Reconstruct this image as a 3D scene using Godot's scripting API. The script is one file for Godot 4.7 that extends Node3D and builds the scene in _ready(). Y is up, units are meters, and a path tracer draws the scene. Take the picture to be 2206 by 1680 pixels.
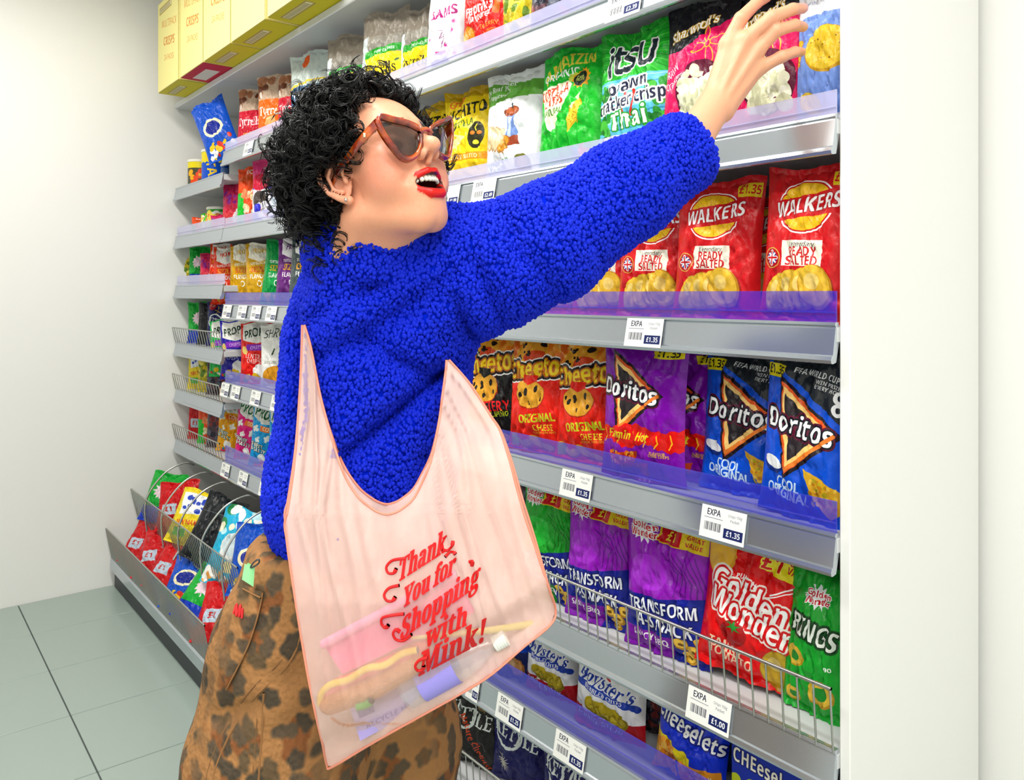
extends Node3D
# A shopper in a blue fleece reaches for a packet on a supermarket snack aisle.

func _ready() -> void:
	rng.seed = 5
	wob.seed = 3
	wob.frequency = 1.0
	# ---- camera: level, with the lens shifted down
	var cam := Camera3D.new()
	cam.name = "camera"
	add_child(cam)
	cam.position = Vector3(0, EYE, 0)
	cam.rotation_degrees.y = 51.0
	cam.projection = Camera3D.PROJECTION_FRUSTUM
	cam.near = 0.05
	cam.far = 60.0
	cam.size = 2.0 * cam.near * 840.0 / FOCAL
	cam.frustum_offset = Vector2(0.0, -(840.0 - MID.y) / FOCAL * cam.near)
	cam.current = true
	# ---- air and exposure
	var env := Environment.new()
	env.background_mode = Environment.BG_COLOR
	env.background_color = Color(0.9, 0.93, 1.0)
	env.background_energy_multiplier = 0.2
	env.tonemap_mode = Environment.TONE_MAPPER_LINEAR
	env.tonemap_exposure = EXPOSURE
	env.sdfgi_enabled = true
	env.ssao_enabled = true
	env.ssil_enabled = true
	var we := WorldEnvironment.new()
	we.name = "environment"
	we.environment = env
	add_child(we)
	# ---- the store's ceiling lights and two added fill lamps
	materials()
	for l in LAMPS: ceiling_lamp(l[0], l[1], l[2], l[3], l[4])
	room()
	shelving()
	stock()
	shopper()
	tote()

const EXPOSURE := 0.64
# x, z, length, energy and place of each ceiling lamp; the last two are added to brighten shopper and tote
const LAMPS := [[0.45, -0.3, 1.4, 4.0, "aisle beyond the shelving end panel"], [-1.2, -0.3, 1.4, 4.2, "shopper"], [-2.85, -0.3, 1.4, 4.2, "wire basket rack"], [0.9, 0.85, 1.6, 6.0, "open floor facing the shelving, added as fill light for the shopper and tote"], [-1.2, 0.85, 1.4, 1.6, "far side of the aisle behind the shopper, added as fill light"]]
# ---------------------------------------------------------------- helpers
# the aisle: x runs along the shelving, y is up, the shelf fronts stand in the plane z = -FRONT and face +z
const FRONT := 1.19
const EYE := 1.4
const FOCAL := 1710.0
const MID := Vector2(1103.0, 632.0)
var AX := Vector3(-sin(deg_to_rad(51.0)), 0, -cos(deg_to_rad(51.0)))
var RT := Vector3(cos(deg_to_rad(51.0)), 0, -sin(deg_to_rad(51.0)))
var M := {}
var used := {}
var rng := RandomNumberGenerator.new()
var wob := FastNoiseLite.new()

func at(x: float, y: float, t: float) -> Vector3:      # a measured point of the photograph at a distance of t metres
	return Vector3(0, EYE, 0) + AX * t + RT * ((x - MID.x) / FOCAL * t) + Vector3.UP * ((MID.y - y) / FOCAL * t)

func along(x: float, z := -FRONT) -> float:            # where a measured column of the photograph meets the plane z
	var u := (x - MID.x) / FOCAL
	return -z * (AX.x + RT.x * u) / -(AX.z + RT.z * u)

func numbered(called: String) -> String:
	var n: int = used.get(called, 0)
	used[called] = n + 1
	return called if n == 0 else "%s_%03d" % [called, n]

func tag(o: Node3D, label: String, category: String, group := "", kind := "") -> Node3D:
	if label: o.set_meta("label", label)
	if category: o.set_meta("category", category)
	if group: o.set_meta("group", group)
	if kind: o.set_meta("kind", kind)
	return o

func thing(called: String, label: String, category: String, where := Vector3.ZERO, group := "", kind := "") -> Node3D:
	var o := Node3D.new()
	o.name = numbered(called)
	add_child(o)
	o.position = where
	return tag(o, label, category, group, kind)

func part(called: String, mesh: Mesh, mat: Material, parent: Node3D, where := Vector3.ZERO) -> MeshInstance3D:
	var o := MeshInstance3D.new()
	o.name = called if parent != self else numbered(called)
	o.mesh = mesh
	o.material_override = mat
	parent.add_child(o, true)
	o.position = where
	return o

func mat(col: Color, rough := 0.6, metal := 0.0, spec := 0.5) -> StandardMaterial3D:
	var m := StandardMaterial3D.new()
	m.albedo_color = col
	m.roughness = rough
	m.metallic = metal
	m.metallic_specular = spec
	return m

func glassy(col: Color, alpha: float, rough := 0.08) -> StandardMaterial3D:
	var m := mat(col, rough)
	m.albedo_color.a = alpha
	m.transparency = BaseMaterial3D.TRANSPARENCY_ALPHA
	return m

# a box with chamfered edges, from lo to hi
func bevel_box(lo: Vector3, hi: Vector3, b := 0.003) -> ArrayMesh:
	var st := SurfaceTool.new()
	st.begin(Mesh.PRIMITIVE_TRIANGLES)
	add_box(st, lo, hi, b)
	return st.commit()

func add_box(st: SurfaceTool, lo: Vector3, hi: Vector3, b := 0.003, tr := Transform3D.IDENTITY) -> void:
	var c := (lo + hi) / 2.0
	var h := (hi - lo) / 2.0
	b = minf(b, minf(h.x, minf(h.y, h.z)) * 0.9)
	for ax in 3:
		for s: float in [-1.0, 1.0]:
			var a1 := (ax + 1) % 3
			var a2 := (ax + 2) % 3
			var q: Array[Vector3] = []
			for k in [[-1, -1], [1, -1], [1, 1], [-1, 1]]:
				var v := Vector3.ZERO
				v[ax] = s * h[ax]
				v[a1] = k[0] * (h[a1] - b)
				v[a2] = k[1] * (h[a2] - b)
				q.append(tr * (c + v))
			quad(st, q[0], q[1], q[2], q[3], s < 0)
			for e: float in [-1.0, 1.0]:           # the chamfer between face ax and face a1
				var p: Array[Vector3] = []
				for k in [[0, -1], [1, -1], [1, 1], [0, 1]]:
					var v := Vector3.ZERO
					v[ax] = s * (h[ax] - (b if k[0] else 0.0))
					v[a1] = e * (h[a1] - (0.0 if k[0] else b))
					v[a2] = k[1] * (h[a2] - b)
					p.append(tr * (c + v))
				quad(st, p[0], p[1], p[2], p[3], s * e < 0)
	for sx: float in [-1.0, 1.0]:
		for sy: float in [-1.0, 1.0]:
			for sz: float in [-1.0, 1.0]:
				var k := Vector3(sx, sy, sz)
				var p0 := tr * (c + k * Vector3(h.x, h.y - b, h.z - b))
				var p1 := tr * (c + k * Vector3(h.x - b, h.y, h.z - b))
				var p2 := tr * (c + k * Vector3(h.x - b, h.y - b, h.z))
				tri(st, p0, p1, p2, sx * sy * sz < 0)

func tri(st: SurfaceTool, a: Vector3, b: Vector3, c: Vector3, flip := false) -> void:
	var n := (b - a).cross(c - a).normalized()
	if flip: n = -n
	for v in ([a, b, c] if flip else [a, c, b]):
		st.set_normal(n)
		st.add_vertex(v)

func quad(st: SurfaceTool, a: Vector3, b: Vector3, c: Vector3, d: Vector3, flip := false) -> void:
	tri(st, a, b, c, flip)
	tri(st, a, c, d, flip)

# a round tube along points; radius may be one number or one for each point
func add_tube(st: SurfaceTool, pts: PackedVector3Array, rad, sides := 6, closed := false) -> void:
	var n := pts.size()
	var rings: Array = []
	var side := Vector3.ZERO
	for i in n:
		var a := pts[(i - 1 + n) % n] if closed else pts[maxi(i - 1, 0)]
		var b := pts[(i + 1) % n] if closed else pts[mini(i + 1, n - 1)]
		var d := (b - a).normalized()
		if side == Vector3.ZERO:
			side = d.cross(Vector3.UP if absf(d.y) < 0.9 else Vector3.RIGHT).normalized()
		else:
			side = (side - d * side.dot(d)).normalized()
		var up := d.cross(side)
		var r: float = rad if rad is float else rad[i]
		var ring: Array = []
		for k in sides:
			var w := TAU * k / sides
			var o := side * cos(w) + up * sin(w)
			ring.append([pts[i] + o * r, o])
		rings.append(ring)
	for i in (n if closed else n - 1):
		var p: Array = rings[i]
		var q: Array = rings[(i + 1) % n]
		for k in sides:
			var l := (k + 1) % sides
			for v in [p[k], q[k], q[l], p[k], q[l], p[l]]:
				st.set_normal(v[1])
				st.add_vertex(v[0])
	if not closed:
		for e in [0, n - 1]:
			var d := (pts[0] - pts[1]).normalized() if e == 0 else (pts[n - 1] - pts[n - 2]).normalized()
			for k in sides:
				var l := (k + 1) % sides
				for v in ([pts[e], rings[e][l][0], rings[e][k][0]] if e == 0 else [pts[e], rings[e][k][0], rings[e][l][0]]):
					st.set_normal(d)
					st.add_vertex(v)

func tube(pts: PackedVector3Array, rad, sides := 6, closed := false) -> ArrayMesh:
	var st := SurfaceTool.new()
	st.begin(Mesh.PRIMITIVE_TRIANGLES)
	add_tube(st, pts, rad, sides, closed)
	return st.commit()

func smooth(pts: PackedVector3Array, each := 6, closed := false) -> PackedVector3Array:   # Catmull-Rom through the points
	var out := PackedVector3Array()
	var n := pts.size()
	for i in (n if closed else n - 1):
		var a := pts[(i - 1 + n) % n] if closed or i > 0 else pts[0]
		var b := pts[i]
		var c := pts[(i + 1) % n]
		var d := pts[(i + 2) % n] if closed or i + 2 < n else pts[n - 1]
		for k in each:
			out.append(b.cubic_interpolate(c, a, d, float(k) / each))
	if not closed: out.append(pts[n - 1])
	return out

# a profile (radius, height) turned round the y axis, with uv round and up
func lathe(profile: Array, sides := 28) -> ArrayMesh:
	var st := SurfaceTool.new()
	st.begin(Mesh.PRIMITIVE_TRIANGLES)
	for i in profile.size() - 1:
		var a: Vector2 = profile[i]
		var b: Vector2 = profile[i + 1]
		var n2 := Vector2(b.y - a.y, a.x - b.x).normalized()
		for k in sides:
			var w0 := TAU * k / sides
			var w1 := TAU * (k + 1) / sides
			var q := [[a, w0], [b, w1], [a, w1], [a, w0], [b, w0], [b, w1]]
			for v in q:
				var d := Vector3(sin(v[1]), 0, cos(v[1]))
				st.set_normal(Vector3(d.x * n2.x, n2.y, d.z * n2.x))
				st.set_uv(Vector2(v[1] / TAU, 1.0 - (v[0].y - profile[0].y) / maxf(0.001, profile[-1].y - profile[0].y)))
				st.add_vertex(Vector3(d.x * v[0].x, v[0].y, d.z * v[0].x))
	return st.commit()

# a grid of points (rows of equal length) as one smooth sheet; uv runs 0..1
func sheet(rows: Array, two_sided_gap := 0.0, wrap := false) -> ArrayMesh:
	var h := rows.size()
	var w: int = rows[0].size()
	var verts := PackedVector3Array()
	var norms := PackedVector3Array()
	var uvs := PackedVector2Array()
	var idx := PackedInt32Array()
	for j in h:
		for i in w:
			var p: Vector3 = rows[j][i]
			var l: Vector3 = rows[j][(i - 1 + w) % w if wrap else maxi(i - 1, 0)]
			var r: Vector3 = rows[j][(i + 1) % w if wrap else mini(i + 1, w - 1)]
			var d: Vector3 = rows[maxi(j - 1, 0)][i]
			var u: Vector3 = rows[mini(j + 1, h - 1)][i]
			verts.append(p)
			norms.append((r - l).cross(d - u).normalized())
			uvs.append(Vector2(float(i) / (w if wrap else w - 1), float(j) / (h - 1)))
	for j in h - 1:
		for i in (w if wrap else w - 1):
			var a := j * w + i
			var b := j * w + (i + 1) % w
			idx.append_array([a, b, a + w, b, b + w, a + w])
	if two_sided_gap > 0.0:
		var n := verts.size()
		for i in n:
			verts.append(verts[i] - norms[i] * two_sided_gap)
			norms.append(-norms[i])
			uvs.append(uvs[i])
		var m := idx.size()
		for i in range(0, m, 3):
			idx.append_array([idx[i] + n, idx[i + 2] + n, idx[i + 1] + n])
	return raw_mesh(verts, norms, idx, uvs)

func raw_mesh(verts: PackedVector3Array, norms: PackedVector3Array, idx: PackedInt32Array, uvs := PackedVector2Array(), cols := PackedColorArray()) -> ArrayMesh:
	var a := []
	a.resize(Mesh.ARRAY_MAX)
	a[Mesh.ARRAY_VERTEX] = verts
	a[Mesh.ARRAY_NORMAL] = norms
	a[Mesh.ARRAY_INDEX] = idx
	if uvs.size(): a[Mesh.ARRAY_TEX_UV] = uvs
	if cols.size(): a[Mesh.ARRAY_COLOR] = cols
	var m := ArrayMesh.new()
	m.add_surface_from_arrays(Mesh.PRIMITIVE_TRIANGLES, a)
	return m

# ---------------------------------------------------------------- surface nets: the zero surface of a distance field
func nets(field: Callable, lo: Vector3, hi: Vector3, cell: float, paint = null, slack := 0.95) -> Array:
	var n := Vector3i(((hi - lo) / cell).ceil()) + Vector3i.ONE
	var sx := 1
	var sy := n.x
	var sz := n.x * n.y
	var val := PackedFloat32Array()
	val.resize(n.x * n.y * n.z)
	val.fill(9.0)
	var ids := PackedInt32Array()
	ids.resize(val.size())
	ids.fill(-1)
	const B := 4
	var live: Array[Vector3i] = []
	for bz in range(0, n.z - 1, B):
		for by in range(0, n.y - 1, B):
			for bx in range(0, n.x - 1, B):
				var c := lo + Vector3(bx + B * 0.5, by + B * 0.5, bz + B * 0.5) * cell
				if absf(field.call(c)) > cell * B * slack: continue
				live.append(Vector3i(bx, by, bz))
				for z in range(bz, mini(bz + B + 1, n.z)):
					for y in range(by, mini(by + B + 1, n.y)):
						for x in range(bx, mini(bx + B + 1, n.x)):
							var i := x + y * sy + z * sz
							if val[i] == 9.0: val[i] = field.call(lo + Vector3(x, y, z) * cell)
	var verts := PackedVector3Array()
	var cells: Array[Vector3i] = []
	for b in live:
		for z in range(b.z, mini(b.z + B, n.z - 1)):
			for y in range(b.y, mini(b.y + B, n.y - 1)):
				for x in range(b.x, mini(b.x + B, n.x - 1)):
					var i := x + y * sy + z * sz
					var v0 := val[i]; var v1 := val[i + sx]; var v2 := val[i + sy]; var v3 := val[i + sx + sy]
					var v4 := val[i + sz]; var v5 := val[i + sx + sz]; var v6 := val[i + sy + sz]; var v7 := val[i + sx + sy + sz]
					var neg := int(v0 < 0) + int(v1 < 0) + int(v2 < 0) + int(v3 < 0) + int(v4 < 0) + int(v5 < 0) + int(v6 < 0) + int(v7 < 0)
					if neg == 0 or neg == 8: continue
					var s := Vector3.ZERO
					var k := 0
					if (v0 < 0) != (v1 < 0): s += Vector3(v0 / (v0 - v1), 0, 0); k += 1
					if (v2 < 0) != (v3 < 0): s += Vector3(v2 / (v2 - v3), 1, 0); k += 1
					if (v4 < 0) != (v5 < 0): s += Vector3(v4 / (v4 - v5), 0, 1); k += 1
					if (v6 < 0) != (v7 < 0): s += Vector3(v6 / (v6 - v7), 1, 1); k += 1
					if (v0 < 0) != (v2 < 0): s += Vector3(0, v0 / (v0 - v2), 0); k += 1
					if (v1 < 0) != (v3 < 0): s += Vector3(1, v1 / (v1 - v3), 0); k += 1
					if (v4 < 0) != (v6 < 0): s += Vector3(0, v4 / (v4 - v6), 1); k += 1
					if (v5 < 0) != (v7 < 0): s += Vector3(1, v5 / (v5 - v7), 1); k += 1
					if (v0 < 0) != (v4 < 0): s += Vector3(0, 0, v0 / (v0 - v4)); k += 1
					if (v1 < 0) != (v5 < 0): s += Vector3(1, 0, v1 / (v1 - v5)); k += 1
					if (v2 < 0) != (v6 < 0): s += Vector3(0, 1, v2 / (v2 - v6)); k += 1
					if (v3 < 0) != (v7 < 0): s += Vector3(1, 1, v3 / (v3 - v7)); k += 1
					ids[i] = verts.size()
					cells.append(Vector3i(x, y, z))
					verts.append(lo + (Vector3(x, y, z) + s / k) * cell)
	var idx := PackedInt32Array()
	for c in cells:
		var i := c.x + c.y * sy + c.z * sz
		var a := val[i] < 0
		if c.y > 0 and c.z > 0 and a != (val[i + sx] < 0): face(idx, ids[i], ids[i - sy], ids[i - sy - sz], ids[i - sz], a)
		if c.x > 0 and c.z > 0 and a != (val[i + sy] < 0): face(idx, ids[i], ids[i - sz], ids[i - sx - sz], ids[i - sx], a)
		if c.x > 0 and c.y > 0 and a != (val[i + sz] < 0): face(idx, ids[i], ids[i - sx], ids[i - sx - sy], ids[i - sy], a)
	var norms := PackedVector3Array()
	norms.resize(verts.size())
	for i in range(0, idx.size(), 3):
		var f := (verts[idx[i + 2]] - verts[idx[i]]).cross(verts[idx[i + 1]] - verts[idx[i]])
		for k in 3: norms[idx[i + k]] += f
	for i in norms.size(): norms[i] = norms[i].normalized()
	var cols := PackedColorArray()
	if paint != null:
		for v in verts: cols.append(paint.call(v))
	return [verts, norms, idx, cols]

func face(idx: PackedInt32Array, a: int, b: int, c: int, d: int, flip: bool) -> void:
	if a < 0 or b < 0 or c < 0 or d < 0: return
	if flip: idx.append_array([a, c, b, a, d, c])
	else: idx.append_array([a, b, c, a, c, d])

func joined(meshes: Array) -> Array:                   # several nets in one surface
	var v := PackedVector3Array(); var n := PackedVector3Array(); var i := PackedInt32Array(); var c := PackedColorArray()
	for m in meshes:
		var at0 := v.size()
		v.append_array(m[0]); n.append_array(m[1]); c.append_array(m[3])
		for k in m[2]: i.append(k + at0)
	return [v, n, i, c]

func smin(a: float, b: float, k: float) -> float:
	var h := maxf(k - absf(a - b), 0.0) / k
	return minf(a, b) - h * h * k * 0.25

func cone(p: Vector3, a: Vector3, b: Vector3, ra: float, rb: float) -> float:     # tapered capsule
	var d := b - a
	var h := clampf((p - a).dot(d) / d.length_squared(), 0.0, 1.0)
	return (p - a - d * h).length() - lerpf(ra, rb, h)

func egg(p: Vector3, c: Vector3, r: Vector3) -> float:                            # ellipsoid
	var q := p - c
	var k0 := (q / r).length()
	var k1 := (q / (r * r)).length()
	return k0 * (k0 - 1.0) / maxf(k1, 1e-6)
# ---------------------------------------------------------------- flat print: a small painter for packets and tickets
class Pen:
	var im: Image
	var k: float                      # pixels for one unit; a sheet is 100 units wide
	var tall: float
	var wide := 0
	var high := 0
	static var fonts := {}
	static var shapes := {}
	func _init(pixels: int, aspect: float, col: Color):
		wide = pixels * 2
		high = int(pixels * aspect) * 2
		k = wide / 100.0
		tall = 100.0 * aspect
		im = Image.create(wide, high, false, Image.FORMAT_RGBA8)
		im.fill(col)
	func done() -> ImageTexture:
		im.resize(wide / 2, high / 2, Image.INTERPOLATE_BILINEAR)
		return ImageTexture.create_from_image(im)
	func rect(x: float, y: float, w: float, h: float, col: Color) -> void:
		im.fill_rect(Rect2i(int(x * k), int(y * k), maxi(1, int(w * k)), maxi(1, int(h * k))), col)
	func poly(pts: PackedVector2Array, col: Color) -> void:
		var lo := 1e9
		var hi := -1e9
		for p in pts:
			lo = minf(lo, p.y)
			hi = maxf(hi, p.y)
		var n := pts.size()
		for y in range(maxi(0, int(lo * k)), mini(high - 1, int(hi * k)) + 1):
			var yy := (y + 0.5) / k
			var xs: Array[float] = []
			for i in n:
				var a := pts[i]
				var b := pts[(i + 1) % n]
				if (a.y <= yy) != (b.y <= yy):
					xs.append(a.x + (yy - a.y) / (b.y - a.y) * (b.x - a.x))
			xs.sort()
			for i in range(0, xs.size() - 1, 2):
				var x0 := int(xs[i] * k)
				im.fill_rect(Rect2i(x0, y, maxi(1, int(xs[i + 1] * k) - x0), 1), col)
	func quadr(a: Array, col: Color) -> void:            # a polygon from a flat list x, y, x, y ...
		var p := PackedVector2Array()
		for i in range(0, a.size(), 2): p.append(Vector2(a[i], a[i + 1]))
		poly(p, col)
	func oval(x: float, y: float, rx: float, ry: float, col: Color, turn := 0.0) -> void:
		var p := PackedVector2Array()
		for i in 40:
			var w := TAU * i / 40.0
			p.append(Vector2(x, y) + Vector2(cos(w) * rx, sin(w) * ry).rotated(turn))
		poly(p, col)
	func burst(x: float, y: float, r0: float, r1: float, n: int, col: Color, squash := 1.0) -> void:
		var p := PackedVector2Array()
		for i in n * 2:
			var w := TAU * i / (n * 2.0)
			var r := r1 if i % 2 else r0
			p.append(Vector2(x + cos(w) * r, y + sin(w) * r * squash))
		poly(p, col)
	func line(a: Array, w: float, col: Color) -> void:   # a stroke with round joints through x, y, x, y ...
		for i in range(0, a.size() - 2, 2):
			var p := Vector2(a[i], a[i + 1])
			var q := Vector2(a[i + 2], a[i + 3])
			var s := (q - p).normalized().orthogonal() * w / 2.0
			poly([p + s, q + s, q - s, p - s], col)
			oval(q.x, q.y, w / 2.0, w / 2.0, col)
		oval(a[0], a[1], w / 2.0, w / 2.0, col)
	func fade(x: float, y: float, w: float, h: float, a: Color, b: Color) -> void:   # an inked blend from a (top) to b
		for j in range(int(y * k), int((y + h) * k)):
			im.fill_rect(Rect2i(int(x * k), j, int(w * k), 1), a.lerp(b, (j / k - y) / h))
	func specks(x: float, y: float, w: float, h: float, n: int, r: float, cols: Array, seed_: int) -> void:
		var g := RandomNumberGenerator.new()
		g.seed = seed_
		for i in n:
			var rr := r * g.randf_range(0.5, 1.3)
			oval(x + g.randf() * w, y + g.randf() * h, rr, rr * g.randf_range(0.5, 1.0), cols[i % cols.size()], g.randf() * 3.0)
	func crisp(x: float, y: float, rx: float, ry: float, turn := 0.0, col := Color("e8b62c"), edge := Color("b87c12")) -> void:
		oval(x, y, rx, ry, edge, turn)
		oval(x - rx * 0.06, y - ry * 0.06, rx * 0.9, ry * 0.9, col, turn)
		oval(x - rx * 0.1, y + ry * 0.1, rx * 0.62, ry * 0.62, col.lerp(edge, 0.22), turn)
		oval(x - rx * 0.2, y - ry * 0.25, rx * 0.42, ry * 0.36, col.lightened(0.3), turn)
	static func glyphs(s: String, serif: int, bold: bool) -> PackedVector3Array:
		var key := "%s|%d|%s" % [s, serif, bold]
		if not shapes.has(key):
			var fk := "%d%s" % [serif, bold]
			if not fonts.has(fk):
				var f := SystemFont.new()
				f.font_names = PackedStringArray([["Droid Sans", "Droid Serif", "Droid Sans Mono"][serif]])
				f.font_weight = 700 if bold else 400
				fonts[fk] = f
			var tm := TextMesh.new()
			tm.font = fonts[fk]
			tm.text = s
			tm.font_size = 64
			tm.depth = 0.0
			tm.pixel_size = 1.0
			tm.curve_step = 3.0
			var a := tm.get_mesh_arrays()
			var v: PackedVector3Array = a[Mesh.ARRAY_VERTEX]
			var out := PackedVector3Array()
			for i in a[Mesh.ARRAY_INDEX]: out.append(v[i])
			shapes[key] = out
		return shapes[key]
	# o: serif 0/1/2, bold, sx (stretch), rot, skew, arc (bend, units), out [[width, colour], ...] drawn from the first on; size is the height of a capital
	func text(s: String, x: float, y: float, size: float, col: Color, o := {}) -> void:
		var src := glyphs(s, o.get("serif", 0), o.get("bold", true))
		var sc := size / 46.0
		var sx: float = sc * o.get("sx", 1.0)
		var skew: float = o.get("skew", 0.0)
		var rot: float = deg_to_rad(o.get("rot", 0.0))
		var arc: float = o.get("arc", 0.0)
		var half := 1.0
		for v in src: half = maxf(half, absf(v.x) * sx)
		var pts := PackedVector2Array()
		for v in src:
			var p := Vector2(v.x * sx - v.y * sc * -skew, -v.y * sc)
			if arc != 0.0: p.y += arc * (p.x / half) * (p.x / half)
			if o.has("grow"): p.y *= 1.0 + o.grow * p.x / half
			pts.append(p.rotated(rot) + Vector2(x, y))
		for ring in o.get("out", []):
			for i in 14:
				var d: Vector2 = Vector2.from_angle(TAU * i / 14.0) * float(ring[0])
				fill(pts, d, ring[1])
		fill(pts, Vector2.ZERO, col)
	func fill(pts: PackedVector2Array, d: Vector2, col: Color) -> void:
		for i in range(0, pts.size(), 3):
			var a := (pts[i] + d) * k
			var b := (pts[i + 1] + d) * k
			var c := (pts[i + 2] + d) * k
			var lo := maxi(0, int(floor(minf(a.y, minf(b.y, c.y)))))
			var hi := mini(high - 1, int(ceil(maxf(a.y, maxf(b.y, c.y)))))
			for y in range(lo, hi + 1):
				var yy := y + 0.5
				var x0 := 1e9
				var x1 := -1e9
				if (a.y <= yy) != (b.y <= yy):
					var q := a.x + (yy - a.y) / (b.y - a.y) * (b.x - a.x)
					x0 = minf(x0, q); x1 = maxf(x1, q)
				if (b.y <= yy) != (c.y <= yy):
					var q := b.x + (yy - b.y) / (c.y - b.y) * (c.x - b.x)
					x0 = minf(x0, q); x1 = maxf(x1, q)
				if (c.y <= yy) != (a.y <= yy):
					var q := c.x + (yy - c.y) / (a.y - c.y) * (a.x - c.x)
					x0 = minf(x0, q); x1 = maxf(x1, q)
				if x1 >= x0:
					var i0 := int(round(x0))
					im.fill_rect(Rect2i(i0, y, maxi(0, int(round(x1)) - i0), 1), col)

# ---------------------------------------------------------------- packets
var prints := {}
var foil: NoiseTexture2D

func print_material(kind: String, aspect: float, pixels := 320) -> StandardMaterial3D:
	if not prints.has(kind):
		var m := mat(Color.WHITE, 0.27, 0.0, 0.36)
		m.albedo_texture = ink(kind, aspect, pixels)
		m.texture_repeat = false
		m.normal_enabled = true
		m.normal_texture = foil
		m.normal_scale = 0.7
		prints[kind] = m
	return prints[kind]

# a filled pillow packet standing on its lower seal: w wide, h tall, d thick, origin at the middle of its foot
func packet_mesh(w: float, h: float, d: float, seed_: int, slump := 0.0, open_top := 0.0) -> ArrayMesh:
	var g := RandomNumberGenerator.new()
	g.seed = seed_ * 7919 + 13
	var nz := FastNoiseLite.new()
	nz.seed = seed_
	nz.noise_type = FastNoiseLite.TYPE_SIMPLEX_SMOOTH
	nz.frequency = 1.0
	const NX := 34
	const NY := 44
	var ph := g.randf() * 6.0
	var ph2 := g.randf() * 6.0
	var lean := g.randf_range(-0.02, 0.02)
	var sag := g.randf_range(0.45, 0.6)
	var verts := PackedVector3Array()
	var norms := PackedVector3Array()
	var uvs := PackedVector2Array()
	var idx := PackedInt32Array()
	for f in 2:
		var sgn := 1.0 if f == 0 else -1.0
		var base := verts.size()
		var grid: Array = []
		for j in NY + 1:
			var v := float(j) / NY
			var body := clampf((v - 0.035) / 0.93, 0.0, 1.0)
			var prof := pow(maxf(0.0, sin(PI * pow(body, 0.82 + (sag - 0.5)))), 0.55)
			for i in NX + 1:
				var s := float(i) / NX * 2.0 - 1.0
				var cross := pow(maxf(0.0, 1.0 - pow(absf(s), 2.4)), 0.7)
				var x := s * w / 2.0 * (1.0 - 0.075 * prof)
				var z := d / 2.0 * prof * cross * (1.0 if f == 0 else 0.85)
				var near_top := exp(-(1.0 - body) * 6.5)
				var near_foot := exp(-body * 8.0)
				z += (near_top + 0.7 * near_foot) * d * 0.09 * cross * (sin(s * 9.0 + ph) + 0.6 * sin(s * 17.0 + ph2)) * smoothstep(0.0, 0.06, body) * smoothstep(0.0, 0.06, 1.0 - body)
				var q := Vector3(s * 2.2, v * 3.1, f * 9.0 + seed_)
				var crease := 1.0 - absf(nz.get_noise_3dv(q * 0.9))
				z += d * cross * (0.10 * nz.get_noise_3dv(q) + 0.03 * nz.get_noise_3dv(q * 2.7) - 0.15 * pow(crease, 8.0) - 0.035 * pow(1.0 - absf(nz.get_noise_3dv(q * 1.7 + Vector3(7, 3, 1))), 8.0) * smoothstep(0.02, 0.2, body) * smoothstep(0.02, 0.2, 1.0 - body))
				var seal := 0.006 * sin(s * 5.0 + ph) * near_top + 0.003 * sin(s * 7.0 + ph2) * near_foot
				var y := v * h
				y += -0.012 * near_top * (0.5 + 0.5 * sin(s * 4.0 + ph2)) * h / 0.3
				var bend := slump * v * v * h
				grid.append(Vector3(x + lean * v * h, y, sgn * z + seal + bend + open_top * near_top * sgn * 0.01))
		for j in NY + 1:
			for i in NX + 1:
				var p: Vector3 = grid[j * (NX + 1) + i]
				var l: Vector3 = grid[j * (NX + 1) + maxi(i - 1, 0)]
				var r: Vector3 = grid[j * (NX + 1) + mini(i + 1, NX)]
				var dn: Vector3 = grid[maxi(j - 1, 0) * (NX + 1) + i]
				var up: Vector3 = grid[mini(j + 1, NY) * (NX + 1) + i]
				verts.append(p)
				norms.append((r - l).cross(up - dn).normalized() * sgn)
				uvs.append(Vector2(float(i) / NX, 1.0 - float(j) / NY))
		for j in NY:
			for i in NX:
				var a := base + j * (NX + 1) + i
				var b := a + NX + 1
				if f == 0: idx.append_array([a, b, a + 1, a + 1, b, b + 1])
				else: idx.append_array([a, a + 1, b, a + 1, b + 1, b])
	return raw_mesh(verts, norms, idx, uvs)
# ---------------------------------------------------------------- materials, room, lamps
func noise_tex(freq: float, seed_: int, size := 512, normal := false, bump := 4.0, ramp: Array = [], kind := FastNoiseLite.TYPE_SIMPLEX_SMOOTH, octaves := 4) -> NoiseTexture2D:
	var n := FastNoiseLite.new()
	n.seed = seed_
	n.noise_type = kind
	n.frequency = freq
	n.fractal_octaves = octaves
	var t := NoiseTexture2D.new()
	t.width = size
	t.height = size
	t.seamless = true
	t.noise = n
	t.as_normal_map = normal
	t.bump_strength = bump
	if ramp:
		var g := Gradient.new()
		g.offsets = PackedFloat32Array(ramp[0])
		g.colors = PackedColorArray(ramp[1])
		t.color_ramp = g
	return t

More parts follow.
